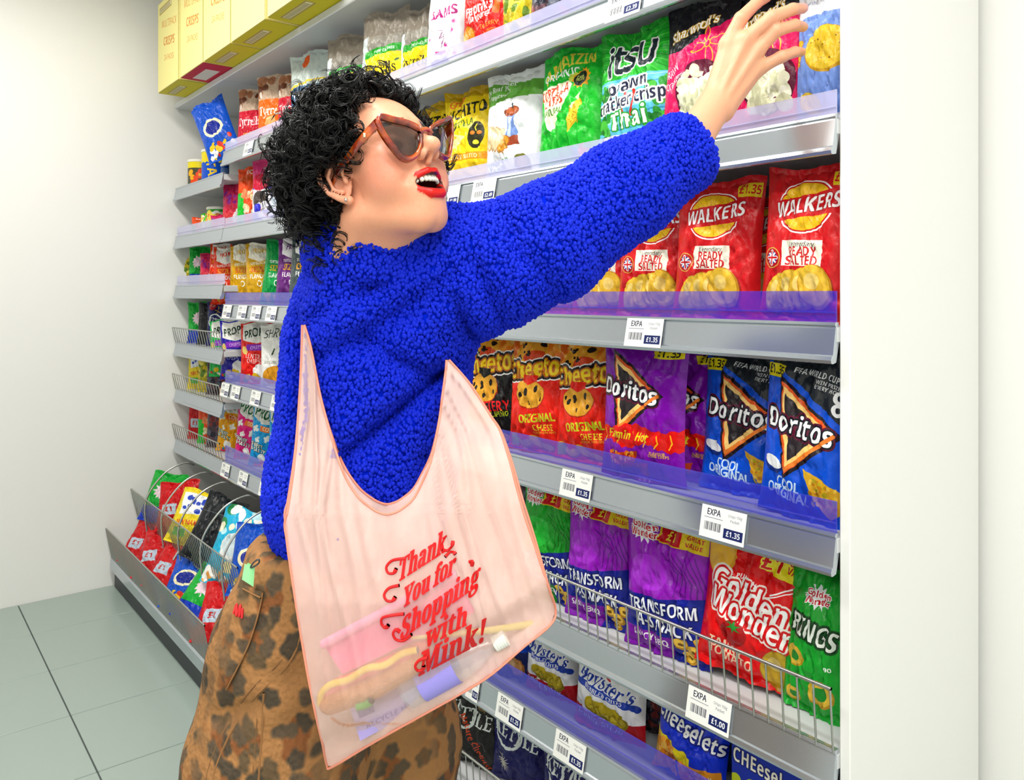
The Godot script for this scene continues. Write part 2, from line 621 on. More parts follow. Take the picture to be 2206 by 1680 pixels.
func materials() -> void:
	foil = noise_tex(0.006, 21, 512, true, 9.0, [], FastNoiseLite.TYPE_SIMPLEX_SMOOTH, 5)
	M.wall = mat(Color(0.93, 0.93, 0.92), 0.85)
	M.ceiling = mat(Color(0.9, 0.9, 0.9), 0.9)
	M.tile = mat(Color(0.62, 0.68, 0.65), 0.35)
	M.tile.roughness_texture = noise_tex(0.02, 4, 256)
	M.grout = mat(Color(0.3, 0.33, 0.32), 0.9)
	M.steel = mat(Color(0.8, 0.81, 0.82), 0.4, 0.0, 0.5)
	M.back = mat(Color(0.3, 0.3, 0.31), 0.6)
	M.hole = mat(Color(0.05, 0.05, 0.05), 0.9)
	M.channel = mat(Color(0.74, 0.77, 0.8), 0.2, 0.75, 0.6)
	M.riser = glassy(Color(0.22, 0.22, 0.82), 0.4, 0.1)
	M.riser_pale = glassy(Color(0.82, 0.82, 0.97), 0.45, 0.1)
	M.chrome = mat(Color(0.72, 0.72, 0.7), 0.3, 0.85)
	M.plinth = mat(Color(0.17, 0.18, 0.21), 0.5)
	M.lamp = mat(Color.WHITE, 0.5)
	M.lamp.emission_enabled = true
	M.lamp.emission = Color(1.0, 0.98, 0.95)
	M.lamp.emission_energy_multiplier = 3.0

func structure(called: String, mesh: Mesh, m: Material, parent: Node3D = self) -> MeshInstance3D:
	var o := part(called, mesh, m, parent)
	if parent == self: o.set_meta("kind", "structure")
	return o

func ceiling_lamp(x: float, z: float, long: float, energy: float, over: String) -> void:
	var o := thing("ceiling_lamp", "long white fluorescent ceiling lamp above the %s" % over, "ceiling lamp", Vector3(x, 2.98, z), "ceiling lamps over the aisle")
	part("housing", bevel_box(Vector3(-long / 2, -0.05, -0.16), Vector3(long / 2, 0.0, 0.16), 0.006), M.steel, o)
	part("diffuser", bevel_box(Vector3(-long / 2 + 0.02, -0.064, -0.14), Vector3(long / 2 - 0.02, -0.05, 0.14), 0.004), M.lamp, o)
	var l := AreaLight3D.new()
	l.name = "lamp_light"
	l.area_size = Vector2(long - 0.04, 0.28)
	l.light_energy = energy
	l.light_color = Color(1.0, 0.985, 0.96)
	l.area_range = 12.0
	l.shadow_enabled = true
	o.add_child(l)
	l.position = Vector3(0, -0.07, 0)
	l.rotation_degrees.x = -90.0

func room() -> void:
	const X0 := -4.17
	const X1 := 2.2
	const Z0 := -1.72
	const Z1 := 1.7
	var f := Node3D.new()
	f.name = "floor"
	add_child(f)
	f.set_meta("kind", "structure")
	part("grout_bed", bevel_box(Vector3(X0, -0.1, Z0), Vector3(X1, -0.004, Z1), 0.001), M.grout, f)
	var tile := bevel_box(Vector3(0.002, -0.012, 0.002), Vector3(0.398, 0.0, 0.398), 0.002)
	for i in 17:
		for j in 9:
			if X0 + i * 0.4 + 0.4 > X1 + 0.35 or Z0 + j * 0.4 > Z1 - 0.2: continue
			part("tile", tile, M.tile, f, Vector3(X0 + i * 0.4, 0, Z0 + j * 0.4))
	structure("ceiling", bevel_box(Vector3(X0 - 0.1, 2.98, Z0 - 0.1), Vector3(X1 + 0.1, 3.08, Z1 + 0.1), 0.001), M.ceiling)
	structure("wall_back", bevel_box(Vector3(X0 - 0.1, -0.1, Z0 - 0.1), Vector3(X1 + 0.1, 2.98, Z0), 0.001), M.wall)
	structure("wall_front", bevel_box(Vector3(X0 - 0.1, -0.1, Z1), Vector3(X1 + 0.1, 2.98, Z1 + 0.1), 0.001), M.wall)
	structure("wall_left", bevel_box(Vector3(X0 - 0.1, -0.1, Z0), Vector3(X0, 2.98, Z1), 0.001), M.wall)
	structure("wall_right", bevel_box(Vector3(X1, -0.1, Z0), Vector3(X1 + 0.1, 2.98, Z1), 0.001), M.wall)

# ---------------------------------------------------------------- shelving
const LEVELS := [1.948, 1.62, 1.288, 0.952, 0.608, 0.37]     # lower edges of the price channels, from the top
const FAR_LEVELS := [1.86, 1.62, 1.375, 1.09, 0.86, 0.61]
const END_X := -0.655
const MID_X := -2.06
const FAR_X := -3.46
const LAST_X := -4.155
const RISE := 0.06                                            # from a channel's lower edge up to the shelf board

func extrude(profile: Array, x0: float, x1: float) -> ArrayMesh:   # a closed (z, y) outline drawn along x
	var st := SurfaceTool.new()
	st.begin(Mesh.PRIMITIVE_TRIANGLES)
	var n := profile.size()
	var poly := PackedVector2Array(profile)
	for i in n:
		var a := poly[i]
		var b := poly[(i + 1) % n]
		quad(st, Vector3(x0, a.y, a.x), Vector3(x1, a.y, a.x), Vector3(x1, b.y, b.x), Vector3(x0, b.y, b.x))
	var t := Geometry2D.triangulate_polygon(poly)
	for i in range(0, t.size(), 3):
		for e in 2:
			var x := x0 if e == 0 else x1
			tri(st, Vector3(x, poly[t[i]].y, poly[t[i]].x), Vector3(x, poly[t[i + 1]].y, poly[t[i + 1]].x), Vector3(x, poly[t[i + 2]].y, poly[t[i + 2]].x), e == 0)
	return st.commit()

func channel_profile(y: float, z: float) -> Array:
	return [Vector2(z - 0.012, y + 0.066), Vector2(z - 0.002, y + 0.066), Vector2(z - 0.0005, y + 0.0615), Vector2(z - 0.003, y + 0.059), Vector2(z - 0.002, y + 0.056), Vector2(z + 0.006, y + 0.014),
		Vector2(z + 0.0095, y + 0.012), Vector2(z + 0.012, y + 0.006), Vector2(z + 0.0105, y + 0.001), Vector2(z + 0.006, y), Vector2(z - 0.004, y + 0.002), Vector2(z - 0.012, y + 0.03)]

func shelf(bay: Node3D, y: float, x0: float, x1: float, riser: Material, high := 0.052) -> Node3D:
	var s := part("shelf", bevel_box(Vector3(x0, y + RISE - 0.028, -1.64), Vector3(x1, y + RISE, -FRONT - 0.004), 0.003), M.steel, bay)
	part("price_channel", extrude(channel_profile(y, -FRONT), x0 + 0.001, x1 - 0.001), M.channel, s)
	if riser:
		part("clear_riser", bevel_box(Vector3(x0 + 0.003, y + RISE + 0.004, -FRONT - 0.012), Vector3(x1 - 0.003, y + RISE + high, -FRONT - 0.009), 0.001), riser, s)
		part("riser_ridge", bevel_box(Vector3(x0 + 0.003, y + RISE + high * 0.36, -FRONT - 0.009), Vector3(x1 - 0.003, y + RISE + high * 0.36 + 0.003, -FRONT - 0.006), 0.001), riser, s)
	return s

# an upright wire fence between x0 and x1: rails and bars, joined because a bar is only a few millimetres
func fence(parent: Node3D, x0: float, x1: float, y0: float, y1: float, z0: float, z1: float, step := 0.029, called := "wire_front") -> void:
	var st := SurfaceTool.new()
	st.begin(Mesh.PRIMITIVE_TRIANGLES)
	add_tube(st, [Vector3(x0, y1, z1), Vector3(x1, y1, z1)], 0.0032, 8)
	add_tube(st, [Vector3(x0, y0 + 0.004, z0), Vector3(x1, y0 + 0.004, z0)], 0.0025, 6)
	var n := int(absf(x1 - x0) / step)
	for i in n + 1:
		var x := lerpf(x0, x1, float(i) / n)
		add_tube(st, [Vector3(x, y0, z0 + 0.002), Vector3(x, y1, z1 + 0.0035)], 0.0018, 5)
	var o := part(called, st.commit(), M.chrome, parent)
	o.set_meta("kind", "stuff")

func shelving() -> void:
	var spans := [[END_X, MID_X], [MID_X, FAR_X]]
	var names := ["tall white steel shelving bay stacked with crisps, with the end panel", "tall white steel shelving bay between the end bay and the sweets bay"]
	for b in 2:
		var x1: float = spans[b][0]
		var x0: float = spans[b][1]
		var bay := thing("shelving_bay", names[b], "shelving")
		part("back_panel", bevel_box(Vector3(x0, 0.0, -1.68), Vector3(x1, 2.36, -1.655), 0.002), M.back, bay)
		part("upright", bevel_box(Vector3(x0 + 0.001, 0.0, -1.655), Vector3(x0 + 0.029, 2.36, -1.641), 0.003), M.steel, bay)
		for i in LEVELS.size():
			var s := shelf(bay, LEVELS[i], x0 if b == 0 or i < 5 else -2.7, x1, (M.riser_pale if i < 2 else M.riser) if i != 4 or b == 1 else null, 0.046 if i < 2 else 0.056 if i < 4 else 0.075)
			if i == 4 and b == 0:
				fence(s, x0 + 0.005, x1 - 0.005, LEVELS[4] + RISE, 0.772, -FRONT - 0.004, -FRONT + 0.004)
		part("plinth", bevel_box(Vector3(x0, 0.0, -1.6), Vector3(x1, 0.09, -FRONT - 0.03), 0.003), M.plinth, bay)
		var d := part("base_deck", bevel_box(Vector3(x0, 0.09, -1.64), Vector3(x1, 0.125, -FRONT), 0.003), M.steel, bay)
		fence(d, x0 + 0.005, x1 - 0.005, 0.125, 0.222, -FRONT - 0.002, -FRONT + 0.004)
		part("canopy", bevel_box(Vector3(x0, 2.325, -1.66), Vector3(x1, 2.352, -FRONT), 0.003), M.steel, bay)
		if b == 0:
			part("end_panel", bevel_box(Vector3(x1, 0.0, -1.7), Vector3(x1 + 0.018, 2.36, -FRONT - 0.012), 0.002), M.wall, bay)
			part("upright", bevel_box(Vector3(x1 - 0.03, 0.0, -1.655), Vector3(x1 - 0.002, 2.36, -1.641), 0.003), M.steel, bay)
	# the sweets bay beyond, with shelves at other heights and wire dump baskets below
	var far := thing("shelving_bay", "narrow far shelving bay of sweets, crisp tubs and wire baskets by the end wall", "shelving")
	part("back_panel", bevel_box(Vector3(LAST_X, 0.0, -1.68), Vector3(FAR_X, 2.36, -1.655), 0.002), M.back, far)
	part("canopy", bevel_box(Vector3(LAST_X, 2.325, -1.66), Vector3(FAR_X, 2.352, -FRONT), 0.003), M.steel, far)
	part("plinth", bevel_box(Vector3(LAST_X, 0.0, -1.6), Vector3(FAR_X, 0.09, -FRONT - 0.03), 0.003), M.plinth, far)
	var fd := part("base_deck", bevel_box(Vector3(LAST_X, 0.09, -1.64), Vector3(FAR_X, 0.125, -FRONT), 0.003), M.steel, far)
	fence(fd, LAST_X + 0.01, FAR_X - 0.005, 0.125, 0.36, -FRONT, -FRONT + 0.05)
	for i in FAR_LEVELS.size():
		var s := shelf(far, FAR_LEVELS[i], LAST_X + 0.005, FAR_X - 0.002, M.riser_pale if i in [1, 2] else null)
		if i >= 3:
			fence(s, LAST_X + 0.01, FAR_X - 0.006, FAR_LEVELS[i] + RISE, FAR_LEVELS[i] + 0.14, -FRONT - 0.004, -FRONT + 0.012, 0.034)
# ---------------------------------------------------------------- what is printed on each kind of packet
func C(h: String) -> Color: return Color(h)

func chevron_logo(p: Pen, x: float, y: float, s: float) -> void:      # dark triangle in a fiery outline with the white word across it
	var a := Vector2(x - 20 * s, y - 38 * s); var b := Vector2(x + 36 * s, y - 1 * s); var c := Vector2(x - 11 * s, y + 34 * s)
	p.poly([a + Vector2(-4, -7) * s, b + Vector2(8, 1) * s, c + Vector2(-3, 9) * s], C("1c0f16"))
	p.poly([a + Vector2(-1, -1) * s, b + Vector2(3, 0) * s, c + Vector2(-1, 4) * s], C("e2571a"))
	p.poly([a + Vector2(1, 3) * s, b + Vector2(-3, 0) * s, c + Vector2(1, -1) * s], C("ffd27a"))
	p.poly([a + Vector2(4, 9) * s, b + Vector2(-10, 0) * s, c + Vector2(4, -8) * s], C("2a2226"))
	p.text("Doritos", x, y - 3 * s, 16 * s, C("fdfdfd"), {"rot": 7, "sx": 0.94, "out": [[3.0 * s, C("5a0f2c")], [1.5 * s, C("10131e")]]})
	p.line([c.x, c.y, b.x, b.y + 1 * s], 3.2 * s, C("f0802a"))

func starburst(p: Pen, x: float, y: float, s: float) -> void:
	p.burst(x, y, 11 * s, 19 * s, 13, C("f4f4fb"), 0.85)
	p.text("Golden", x, y - 4 * s, 7.5 * s, C("d0122a"), {"rot": -4, "sx": 0.9, "out": [[0.9 * s, C("ffffff")]]})
	p.text("Wonder", x, y + 5 * s, 7.5 * s, C("d0122a"), {"rot": -4, "sx": 0.85, "out": [[0.9 * s, C("ffffff")]]})

func pound_flag(p: Pen, x: float, y: float, s: float) -> void:
	p.quadr([x - 30 * s, y - 12 * s, x + 40 * s, y - 3 * s, x + 40 * s, y + 20 * s, x - 40 * s, y + 10 * s, x - 29 * s, y], C("e8c815"))
	p.quadr([x - 27 * s, y - 10 * s, x + 6 * s, y - 6 * s, x + 4 * s, y + 14 * s, x - 34 * s, y + 9 * s, x - 25 * s, y], C("d01020"))
	p.text("£1", x - 10 * s, y + 2 * s, 13 * s, C("f6e53a"), {"rot": 5, "sx": 0.85})
	p.text("GREAT", x + 23 * s, y + 2 * s, 5.5 * s, C("c01820"), {"rot": 6})
	p.text("VALUE", x + 22 * s, y + 11 * s, 5.5 * s, C("c01820"), {"rot": 6})

func popcorn(p: Pen, x: float, y: float, r: float) -> void:
	for q in [[0, 0], [0.8, 0.3], [-0.6, 0.6], [0.2, -0.8], [-0.8, -0.3]]:
		p.oval(x + q[0] * r, y + q[1] * r, r * 0.62, r * 0.58, C("f4f6ee"))

func roundel(p: Pen, x: float, y: float, r: float) -> void:
	p.oval(x, y, r, r, C("d8b24a"))
	p.oval(x, y, r * 0.9, r * 0.9, C("b5121c"))
	p.oval(x, y, r * 0.62, r * 0.62, C("1c3a90"))
	for d in [1.0, -1.0]:
		p.line([x - r * 0.42, y - r * 0.42 * d, x + r * 0.42, y + r * 0.42 * d], r * 0.16, C("ffffff"))
	p.line([x - r * 0.6, y, x + r * 0.6, y], r * 0.34, C("ffffff"))
	p.line([x, y - r * 0.6, x, y + r * 0.6], r * 0.34, C("ffffff"))
	p.line([x - r * 0.6, y, x + r * 0.6, y], r * 0.18, C("cc1426"))
	p.line([x, y - r * 0.6, x, y + r * 0.6], r * 0.18, C("cc1426"))

func ink(kind: String, aspect: float, pixels: int) -> ImageTexture:
	var p: Pen
	var W := C("ffffff")
	match kind:
		"potato_red", "potato_green":
			var red := kind == "potato_red"
			p = Pen.new(pixels, aspect, C("cf1a1f") if red else C("0e8a35"))
			var b := p.tall
			p.oval(47, b * 0.27, 30, 27, W)
			p.oval(47, b * 0.27, 28.5, 25.5, C("c8131b"))
			p.oval(47, b * 0.27, 27, 24, C("f3c21c"))
			for i in 22: p.line([47, b * 0.27, 47 + cos(i * TAU / 22) * 26, b * 0.27 + sin(i * TAU / 22) * 23], 0.7, C("dba314"))
			p.quadr([2, b * 0.27 - 4, 96, b * 0.27 - 19, 96, b * 0.27 + 6, 2, b * 0.27 + 16], C("d3161d") if red else C("e2515e"))
			p.text("WALKERS", 49, b * 0.265, 15, W, {"rot": -8, "sx": 0.72, "skew": 0.12, "out": [[0.9, C("b0101a")]]})
			p.rect(27, b * 0.49, 42, b * 0.16, C("f3f1df") if red else C("f6e7a8"))
			p.text("Legendary", 48, b * 0.515, 4.5, C("3b2a22"), {"bold": false, "skew": 0.2, "sx": 0.9})
			p.text("READY" if red else "CHEESE", 48, b * 0.56, 8.5, C("cc1a22"), {"sx": 0.78})
			p.text("SALTED" if red else "ONION", 48, b * 0.617, 8.5, C("cc1a22"), {"sx": 0.78})
			roundel(p, 15, b * 0.6, 10)
			p.quadr([70, b * 0.06, 97, b * 0.05, 97, b * 0.155, 72, b * 0.15], C("f1d221"))
			p.text("£1.35", 84, b * 0.1, 9.5, C("d3161d"), {"sx": 0.72, "rot": 3})
			for q in [[22, 0.82, 13, 20, 0.4], [36, 0.8, 14, 20, 0.25], [50, 0.79, 15, 20, 0.1], [63, 0.775, 17, 21, -0.3]]:
				p.oval(q[0] + 2, b * q[1] + 2, q[2], q[3], C("9c2a10"), q[4])
				p.crisp(q[0], b * q[1], q[2], q[3], q[4], C("eec23a"), C("c98d1c"))
		"puffs_orange", "puffs_black":
			var hot := kind == "puffs_black"
			p = Pen.new(pixels, aspect, C("12100f") if hot else C("e3200f"))
			var b := p.tall
			p.rect(0, 0, 100, b * 0.36, C("f2871c"))
			p.specks(0, 0, 100, b * 0.36, 150, 6.0, [C("f7a233"), C("ee7a14"), C("fac061"), C("d95f0c")], 4)
			p.oval(36, b * 0.14, 24, 18, C("f1a92a"))
			p.oval(42, b * 0.2, 16, 10, C("e2481a"))
			p.specks(14, b * 0.04, 40, b * 0.17, 11, 3.4, [C("20150e")], 9)
			p.text("Cheetos", 46, b * 0.29, 24, C("f2d21f"), {"rot": -9, "sx": 0.75, "grow": 0.1, "out": [[7.0, W], [5.2, C("1c1410")], [2.0, C("c56a12")]]})
			p.oval(40, b * 0.51, 25, 21, C("a82a0c"))
			p.oval(40, b * 0.505, 24, 20, C("dfa02c"))
			p.quadr([28, b * 0.505 - 18, 40, b * 0.505 - 12, 52, b * 0.505 - 18, 52, b * 0.505 - 26, 28, b * 0.505 - 26], C("e3200f") if not hot else C("12100f"))
			for q in [[25, 0.52, 2.4, 4], [36, 0.49, 3.4, 6], [52, 0.46, 2.6, 5], [40, 0.58, 2, 3.4], [58, 0.54, 2, 3.4], [20, 0.49, 1.6, 3]]: p.oval(q[0], b * q[1], q[2], q[3], C("1c130c"), 0.2)
			if hot:
				p.text("FIERY", 60, b * 0.67, 14, C("ee1c22"), {"rot": -6, "sx": 0.8})
				p.text("JALAPEÑO", 62, b * 0.74, 7, C("b9cc1c"), {"rot": -6, "sx": 0.75})
			else:
				p.text("ORIGINAL", 52, b * 0.7, 11, C("c9d01e"), {"rot": -9, "sx": 0.8, "bold": false, "out": [[0.5, C("c9d01e")]]})
				p.text("CHEESE", 62, b * 0.775, 8.5, C("f2dc2c"), {"rot": -7, "sx": 0.72})
				p.text("FLAVOUR CORN PUFFS", 63, b * 0.815, 3, C("f0b030"), {"rot": -7, "sx": 0.75})
			for q in [[18, 0.9, 0.5], [34, 0.93, -0.4], [50, 0.91, 0.9], [64, 0.94, 0.1]]:
				p.oval(q[0], b * q[1], 13, 6, C("b5640c"), q[2])
				p.oval(q[0] - 1, b * q[1] - 1, 11.5, 5, C("eab52c"), q[2])
			p.quadr([6, b * 0.88, 20, b * 0.86, 18, b * 0.96, 5, b * 0.97], C("b7b81f"))
		"corn_purple":
			p = Pen.new(pixels, aspect, C("7c0ea6"))
			var b := p.tall
			p.quadr([62, b * 0.06, 97, b * 0.03, 97, b * 0.13, 64, b * 0.135], C("f3df14"))
			p.text("£1.35", 80, b * 0.085, 9, C("151515"), {"sx": 0.85})
			chevron_logo(p, 38, b * 0.4, 0.98)
			var edge := PackedVector2Array()
			for i in 26: edge.append(Vector2(i * 4.0, b * 0.625 + sin(i * 1.9) * 1.4 + sin(i * 0.4) * 2.5))
			for i in 26: edge.append(Vector2(100 - i * 4.0, b * 0.755 + sin(i * 2.3) * 1.4 + sin(i * 0.5) * 3.0))
			p.poly(edge, C("e0150f"))
			for q in [[4, 1.0], [24, 0.8], [58, 1.0], [72, 0.7], [86, 1.1]]:
				p.line([q[0], b * 0.755, q[0] + 4, b * 0.735 - 3 * q[1], q[0] + 2, b * 0.7 - 5 * q[1]], 1.4, C("f7b21f"))
			p.text("Flamin' Hot", 38, b * 0.69, 8, C("f4e01d"), {"skew": 0.25, "sx": 0.86, "rot": 1})
			p.quadr([10, b * 0.84, 50, b * 0.79, 44, b * 0.9, 32, b * 0.93], C("c83a0e"))
			p.quadr([46, b * 0.88, 64, b * 0.86, 60, b * 0.96, 50, b * 0.95], C("c83a0e"))
			p.specks(14, b * 0.81, 34, b * 0.1, 60, 1.8, [C("e8691a"), C("a8240a"), C("f0a030")], 6)
			p.text("FLAVOUR", 74, b * 0.79, 2.6, C("e8c030"))
			p.text("CORN CHIPS", 75, b * 0.808, 2.6, C("e8c030"))
		"corn_blue":
			p = Pen.new(pixels, aspect, C("0a50d2"))
			var b := p.tall
			p.quadr([0, 0, 100, 0, 100, b * 0.42, 30, b * 0.13, 0, b * 0.07], C("20262c"))
			p.quadr([0, b * 0.1, 30, b * 0.08, 24, b * 0.17, 0, b * 0.18], C("f2e014"))
			p.text("£1.35", 14, b * 0.13, 8.5, C("151515"), {"sx": 0.8, "rot": -3})
			p.text("FIFA WORLD CUP 26", 68, b * 0.13, 5.6, C("e9e9e9"), {"rot": 10, "sx": 0.82})
			p.text("WIN PRIZES", 80, b * 0.185, 3.6, C("d9d9d9"), {"rot": 10})
			p.text("EVERY HOUR", 79, b * 0.215, 3.6, C("d9d9d9"), {"rot": 10})
			p.oval(92, b * 0.25, 7, 6, W)
			p.oval(92, b * 0.32, 7, 6, W)
			p.oval(92, b * 0.25, 3, 2.6, C("20262c"))
			p.oval(92, b * 0.32, 3, 2.6, C("20262c"))
			chevron_logo(p, 50, b * 0.47, 1.12)
			p.oval(20, b * 0.7, 13, 8, C("062a7c"), 0.2)
			p.oval(20, b * 0.685, 13, 5.5, C("eef0f2"), 0.2)
			p.text("COOL", 40, b * 0.8, 9, C("d4ecff"), {"rot": 8, "sx": 0.9, "bold": false, "out": [[0.4, C("d4ecff")]]})
			p.text("ORIGINAL", 38, b * 0.86, 9, C("d4ecff"), {"rot": 8, "sx": 0.9, "bold": false, "out": [[0.4, C("d4ecff")]]})
			p.quadr([60, b * 0.68, 98, b * 0.78, 100, b * 0.9, 88, b * 0.95, 70, b * 0.86], C("d9a520"))
			p.specks(66, b * 0.73, 30, b * 0.18, 50, 2.2, [C("c07c14"), C("efc23f"), C("b3a018")], 8)
		"shapes_green", "shapes_purple":
			var gr := kind == "shapes_green"
			p = Pen.new(pixels, aspect, C("159a24") if gr else C("8d12b4"))
			var b := p.tall
			for i in 7:
				p.line([50 + i * 6, b * 0.26, 70 + i * 5, b * 0.38 + i * 3, 66 + i * 6, b * 0.54], 1.3, C("0c7018") if gr else C("5f0a86"))
			p.oval(34, b * 0.42, 24, 19, C("20b535") if gr else C("a229cc"))
			pound_flag(p, 66, b * 0.13, 0.8)
			starburst(p, 24, b * 0.13, 1.0)
			p.quadr([0, b * 0.6, 50, b * 0.58, 100, b * 0.52, 100, b, 0, b], C("101d8c"))
			p.text("TRANSFORM", 49, b * 0.65, 13, C("eef2fb"), {"sx": 0.78, "rot": -4, "out": [[1.2, C("0a1058")]]})
			p.text("A-SNACK", 52, b * 0.765, 14, C("eef2fb"), {"sx": 0.8, "rot": 2, "out": [[1.2, C("0a1058")]]})
			p.quadr([0, b * 0.84, 64, b * 0.84, 58, b, 0, b], C("7b16a4") if not gr else C("0f8a20"))
			p.text("SAUCY BBQ" if not gr else "PICKLED ONION", 34, b * 0.885, 7, W, {"rot": 2, "sx": 0.85})
			for q in [[72, 0.86], [84, 0.9], [78, 0.95], [92, 0.84]]:
				p.oval(q[0], b * q[1], 8, 6, C("b5851c"), 0.5)
				p.oval(q[0] - 1, b * q[1] - 1, 6.5, 4.5, C("e9c04a"), 0.5)
				p.oval(q[0], b * q[1], 2.5, 1.6, C("6b4a10"), 0.5)
		"tomato_red":
			p = Pen.new(pixels, aspect, C("de0f12"))
			var b := p.tall
			p.oval(12, b * 0.2, 17, 21, C("e0a028"))
			p.oval(11, b * 0.195, 15.5, 19, C("f0b83c"))
			p.oval(74, b * 0.2, 24, 10, C("f2de1a"), 0.12)
			p.text("£1", 60, b * 0.185, 12, C("d8141a"), {"rot": 6, "out": [[0.8, C("f6ea60")]]})
			p.text("GREAT", 82, b * 0.18, 5, C("c01820"), {"rot": 8})
			p.text("VALUE", 81, b * 0.225, 5, C("c01820"), {"rot": 8})
			p.text("PUNCH", 40, b * 0.33, 4, W, {"rot": 10, "arc": 2.0})
			p.line([62, b * 0.38, 88, b * 0.27], 1.2, W)
			p.line([60, b * 0.4, 92, b * 0.29], 0.9, W)
			p.text("Golden", 44, b * 0.44, 18, W, {"rot": 12, "sx": 0.82, "out": [[3.4, C("f4efe6")], [1.8, C("d8141a")]]})
			p.text("Wonder", 46, b * 0.57, 18, W, {"rot": 12, "sx": 0.78, "out": [[3.4, C("f4efe6")], [1.8, C("d8141a")]]})
			p.oval(34, b * 0.7, 12, 10, C("a80c10"))
			p.burst(34, b * 0.655, 3, 8, 6, C("1f8a2a"), 0.6)
			p.text("TANGY", 28, b * 0.81, 8, C("f6d9b8"), {"rot": 6, "sx": 0.85})
			p.text("TOMATO", 32, b * 0.87, 8, C("f6d9b8"), {"rot": 6, "sx": 0.85})
			p.crisp(72, b * 0.85, 14, 17, 0.2, C("c8a428"), C("a87a18"))
		"rings_green":
			p = Pen.new(pixels, aspect, C("14a02c"))
			var b := p.tall
			p.fade(0, 0, 100, b * 0.12, C("0b6a1c"), C("14a02c"))
			starburst(p, 54, b * 0.22, 1.1)
			p.text("RINGS", 52, b * 0.44, 26, C("e9efe6"), {"rot": 10, "sx": 0.66, "out": [[4.0, C("0d4e1a")], [2.0, C("12331a")]]})
			for q in [[26, 0.63, 16, 15], [66, 0.82, 19, 20], [22, 0.9, 12, 12]]:
				p.oval(q[0], b * q[1], q[2], q[3], C("b9901c"))
				p.oval(q[0] - 1, b * q[1] - 1, q[2] * 0.9, q[3] * 0.9, C("dcb63a"))
				p.oval(q[0], b * q[1], q[2] * 0.5, q[3] * 0.5, C("128a26"))
			p.text("90", 78, b * 0.64, 6, W)
		"bubbled":
			p = Pen.new(pixels, aspect, C("b8131f"))
			var b := p.tall
			p.quadr([0, b * 0.2, 30, b * 0.19, 60, b * 0.24, 100, b * 0.36, 100, b * 0.76, 60, b * 0.83, 0, b * 0.78], C("eef0f3"))
			p.line([0, b * 0.21, 30, b * 0.2, 60, b * 0.26, 100, b * 0.38], 4.5, C("1d3fae"))
			p.quadr([76, b * 0.1, 98, b * 0.13, 96, b * 0.26, 78, b * 0.22], C("efd61c"))
			p.text("£1.25", 88, b * 0.17, 7, C("c01820"), {"rot": 6, "sx": 0.7})
			p.text("Bold taste, real flavour.", 34, b * 0.1, 4, C("f3dcd8"), {"rot": 4, "sx": 0.8})
			p.line([28, b * 0.3, 46, b * 0.29, 58, b * 0.34], 3.2, C("c8202c"))
			p.line([34, b * 0.345, 48, b * 0.34, 58, b * 0.385], 3.2, C("c8202c"))
			p.text("Royster's", 50, b * 0.46, 16, C("1c3aa6"), {"rot": 11, "sx": 0.78, "skew": 0.3, "serif": 1, "out": [[1.2, C("f4f6fa")]]})
			p.line([8, b * 0.36, 14, b * 0.33, 22, b * 0.36, 20, b * 0.44, 12, b * 0.5], 3.0, C("1c3aa6"))
			p.line([4, b * 0.53, 40, b * 0.55, 92, b * 0.61], 8.5, C("1d3fae"))
			p.text("BUBBLED CHIPS", 46, b * 0.565, 5, W, {"rot": 7, "serif": 1})
			for q in [[40, 0.72, 20, 11, 0.2], [62, 0.76, 20, 12, 0.4]]:
				p.oval(q[0], b * q[1], q[2], q[3], C("8c7a10"), q[4])
				p.oval(q[0] - 1, b * q[1] - 2, q[2] * 0.92, q[3] * 0.85, C("bca71c"), q[4])
				p.specks(q[0] - q[2] * 0.6, b * q[1] - q[3] * 0.6, q[2] * 1.2, q[3], 26, 2.2, [C("d6c338"), C("9c8812")], 31)
			p.text("T-BONE STEAK", 40, b * 0.88, 9, C("f0e2d0"), {"rot": 6, "sx": 0.75, "serif": 1, "out": [[0.8, C("5a0c12")]]})
		"hoops_blue":
			p = Pen.new(pixels, aspect, C("0d43b8"))
			var b := p.tall
			p.quadr([0, 0, 100, 0, 100, b * 0.1, 0, b * 0.2], C("d8201e"))
			p.text("HOOPS", 46, b * 0.36, 20, C("f2f0d8"), {"rot": 6, "sx": 0.8, "out": [[1.6, C("072a78")]]})
			p.rect(0, b * 0.6, 100, b * 0.4, C("16235e"))
			p.crisp(64, b * 0.78, 22, 15, 0.6, C("d7a05c"), C("a86a28"))
			p.specks(4, b * 0.6, 50, b * 0.16, 20, 4.0, [C("7f9c34"), C("b9a23c")], 3)
		"cheese_blue":
			p = Pen.new(pixels, aspect, C("1533cf"))
			var b := p.tall
			p.burst(42, b * 0.16, 10, 14, 16, C("e9cd22"))
			p.text("MINI", 42, b * 0.16, 8, C("14701c"), {"sx": 0.9})
			p.text("Cheeselets", 50, b * 0.36, 19, W, {"rot": 9, "sx": 0.72, "grow": -0.12, "out": [[1.8, C("0b1c80")]]})
			p.quadr([0, b * 0.52, 26, b * 0.56, 60, b * 0.62, 60, b * 0.74, 0, b * 0.7], C("e8d61e"))
			p.quadr([0, b * 0.58, 32, b * 0.62, 40, b * 0.92, 0, b], C("e08718"))
			p.specks(2, b * 0.6, 34, b * 0.34, 60, 4.0, [C("f0a030"), C("c96a10"), C("f6c255")], 12)
			p.quadr([40, b * 0.72, 96, b * 0.66, 98, b * 0.9, 44, b * 0.96], C("f09a22"))
			p.text("INTENSELY", 68, b * 0.77, 6, C("fff0c8"), {"rot": -5, "sx": 0.9})
			p.text("CHEESY", 70, b * 0.84, 6, C("fff0c8"), {"rot": -5})
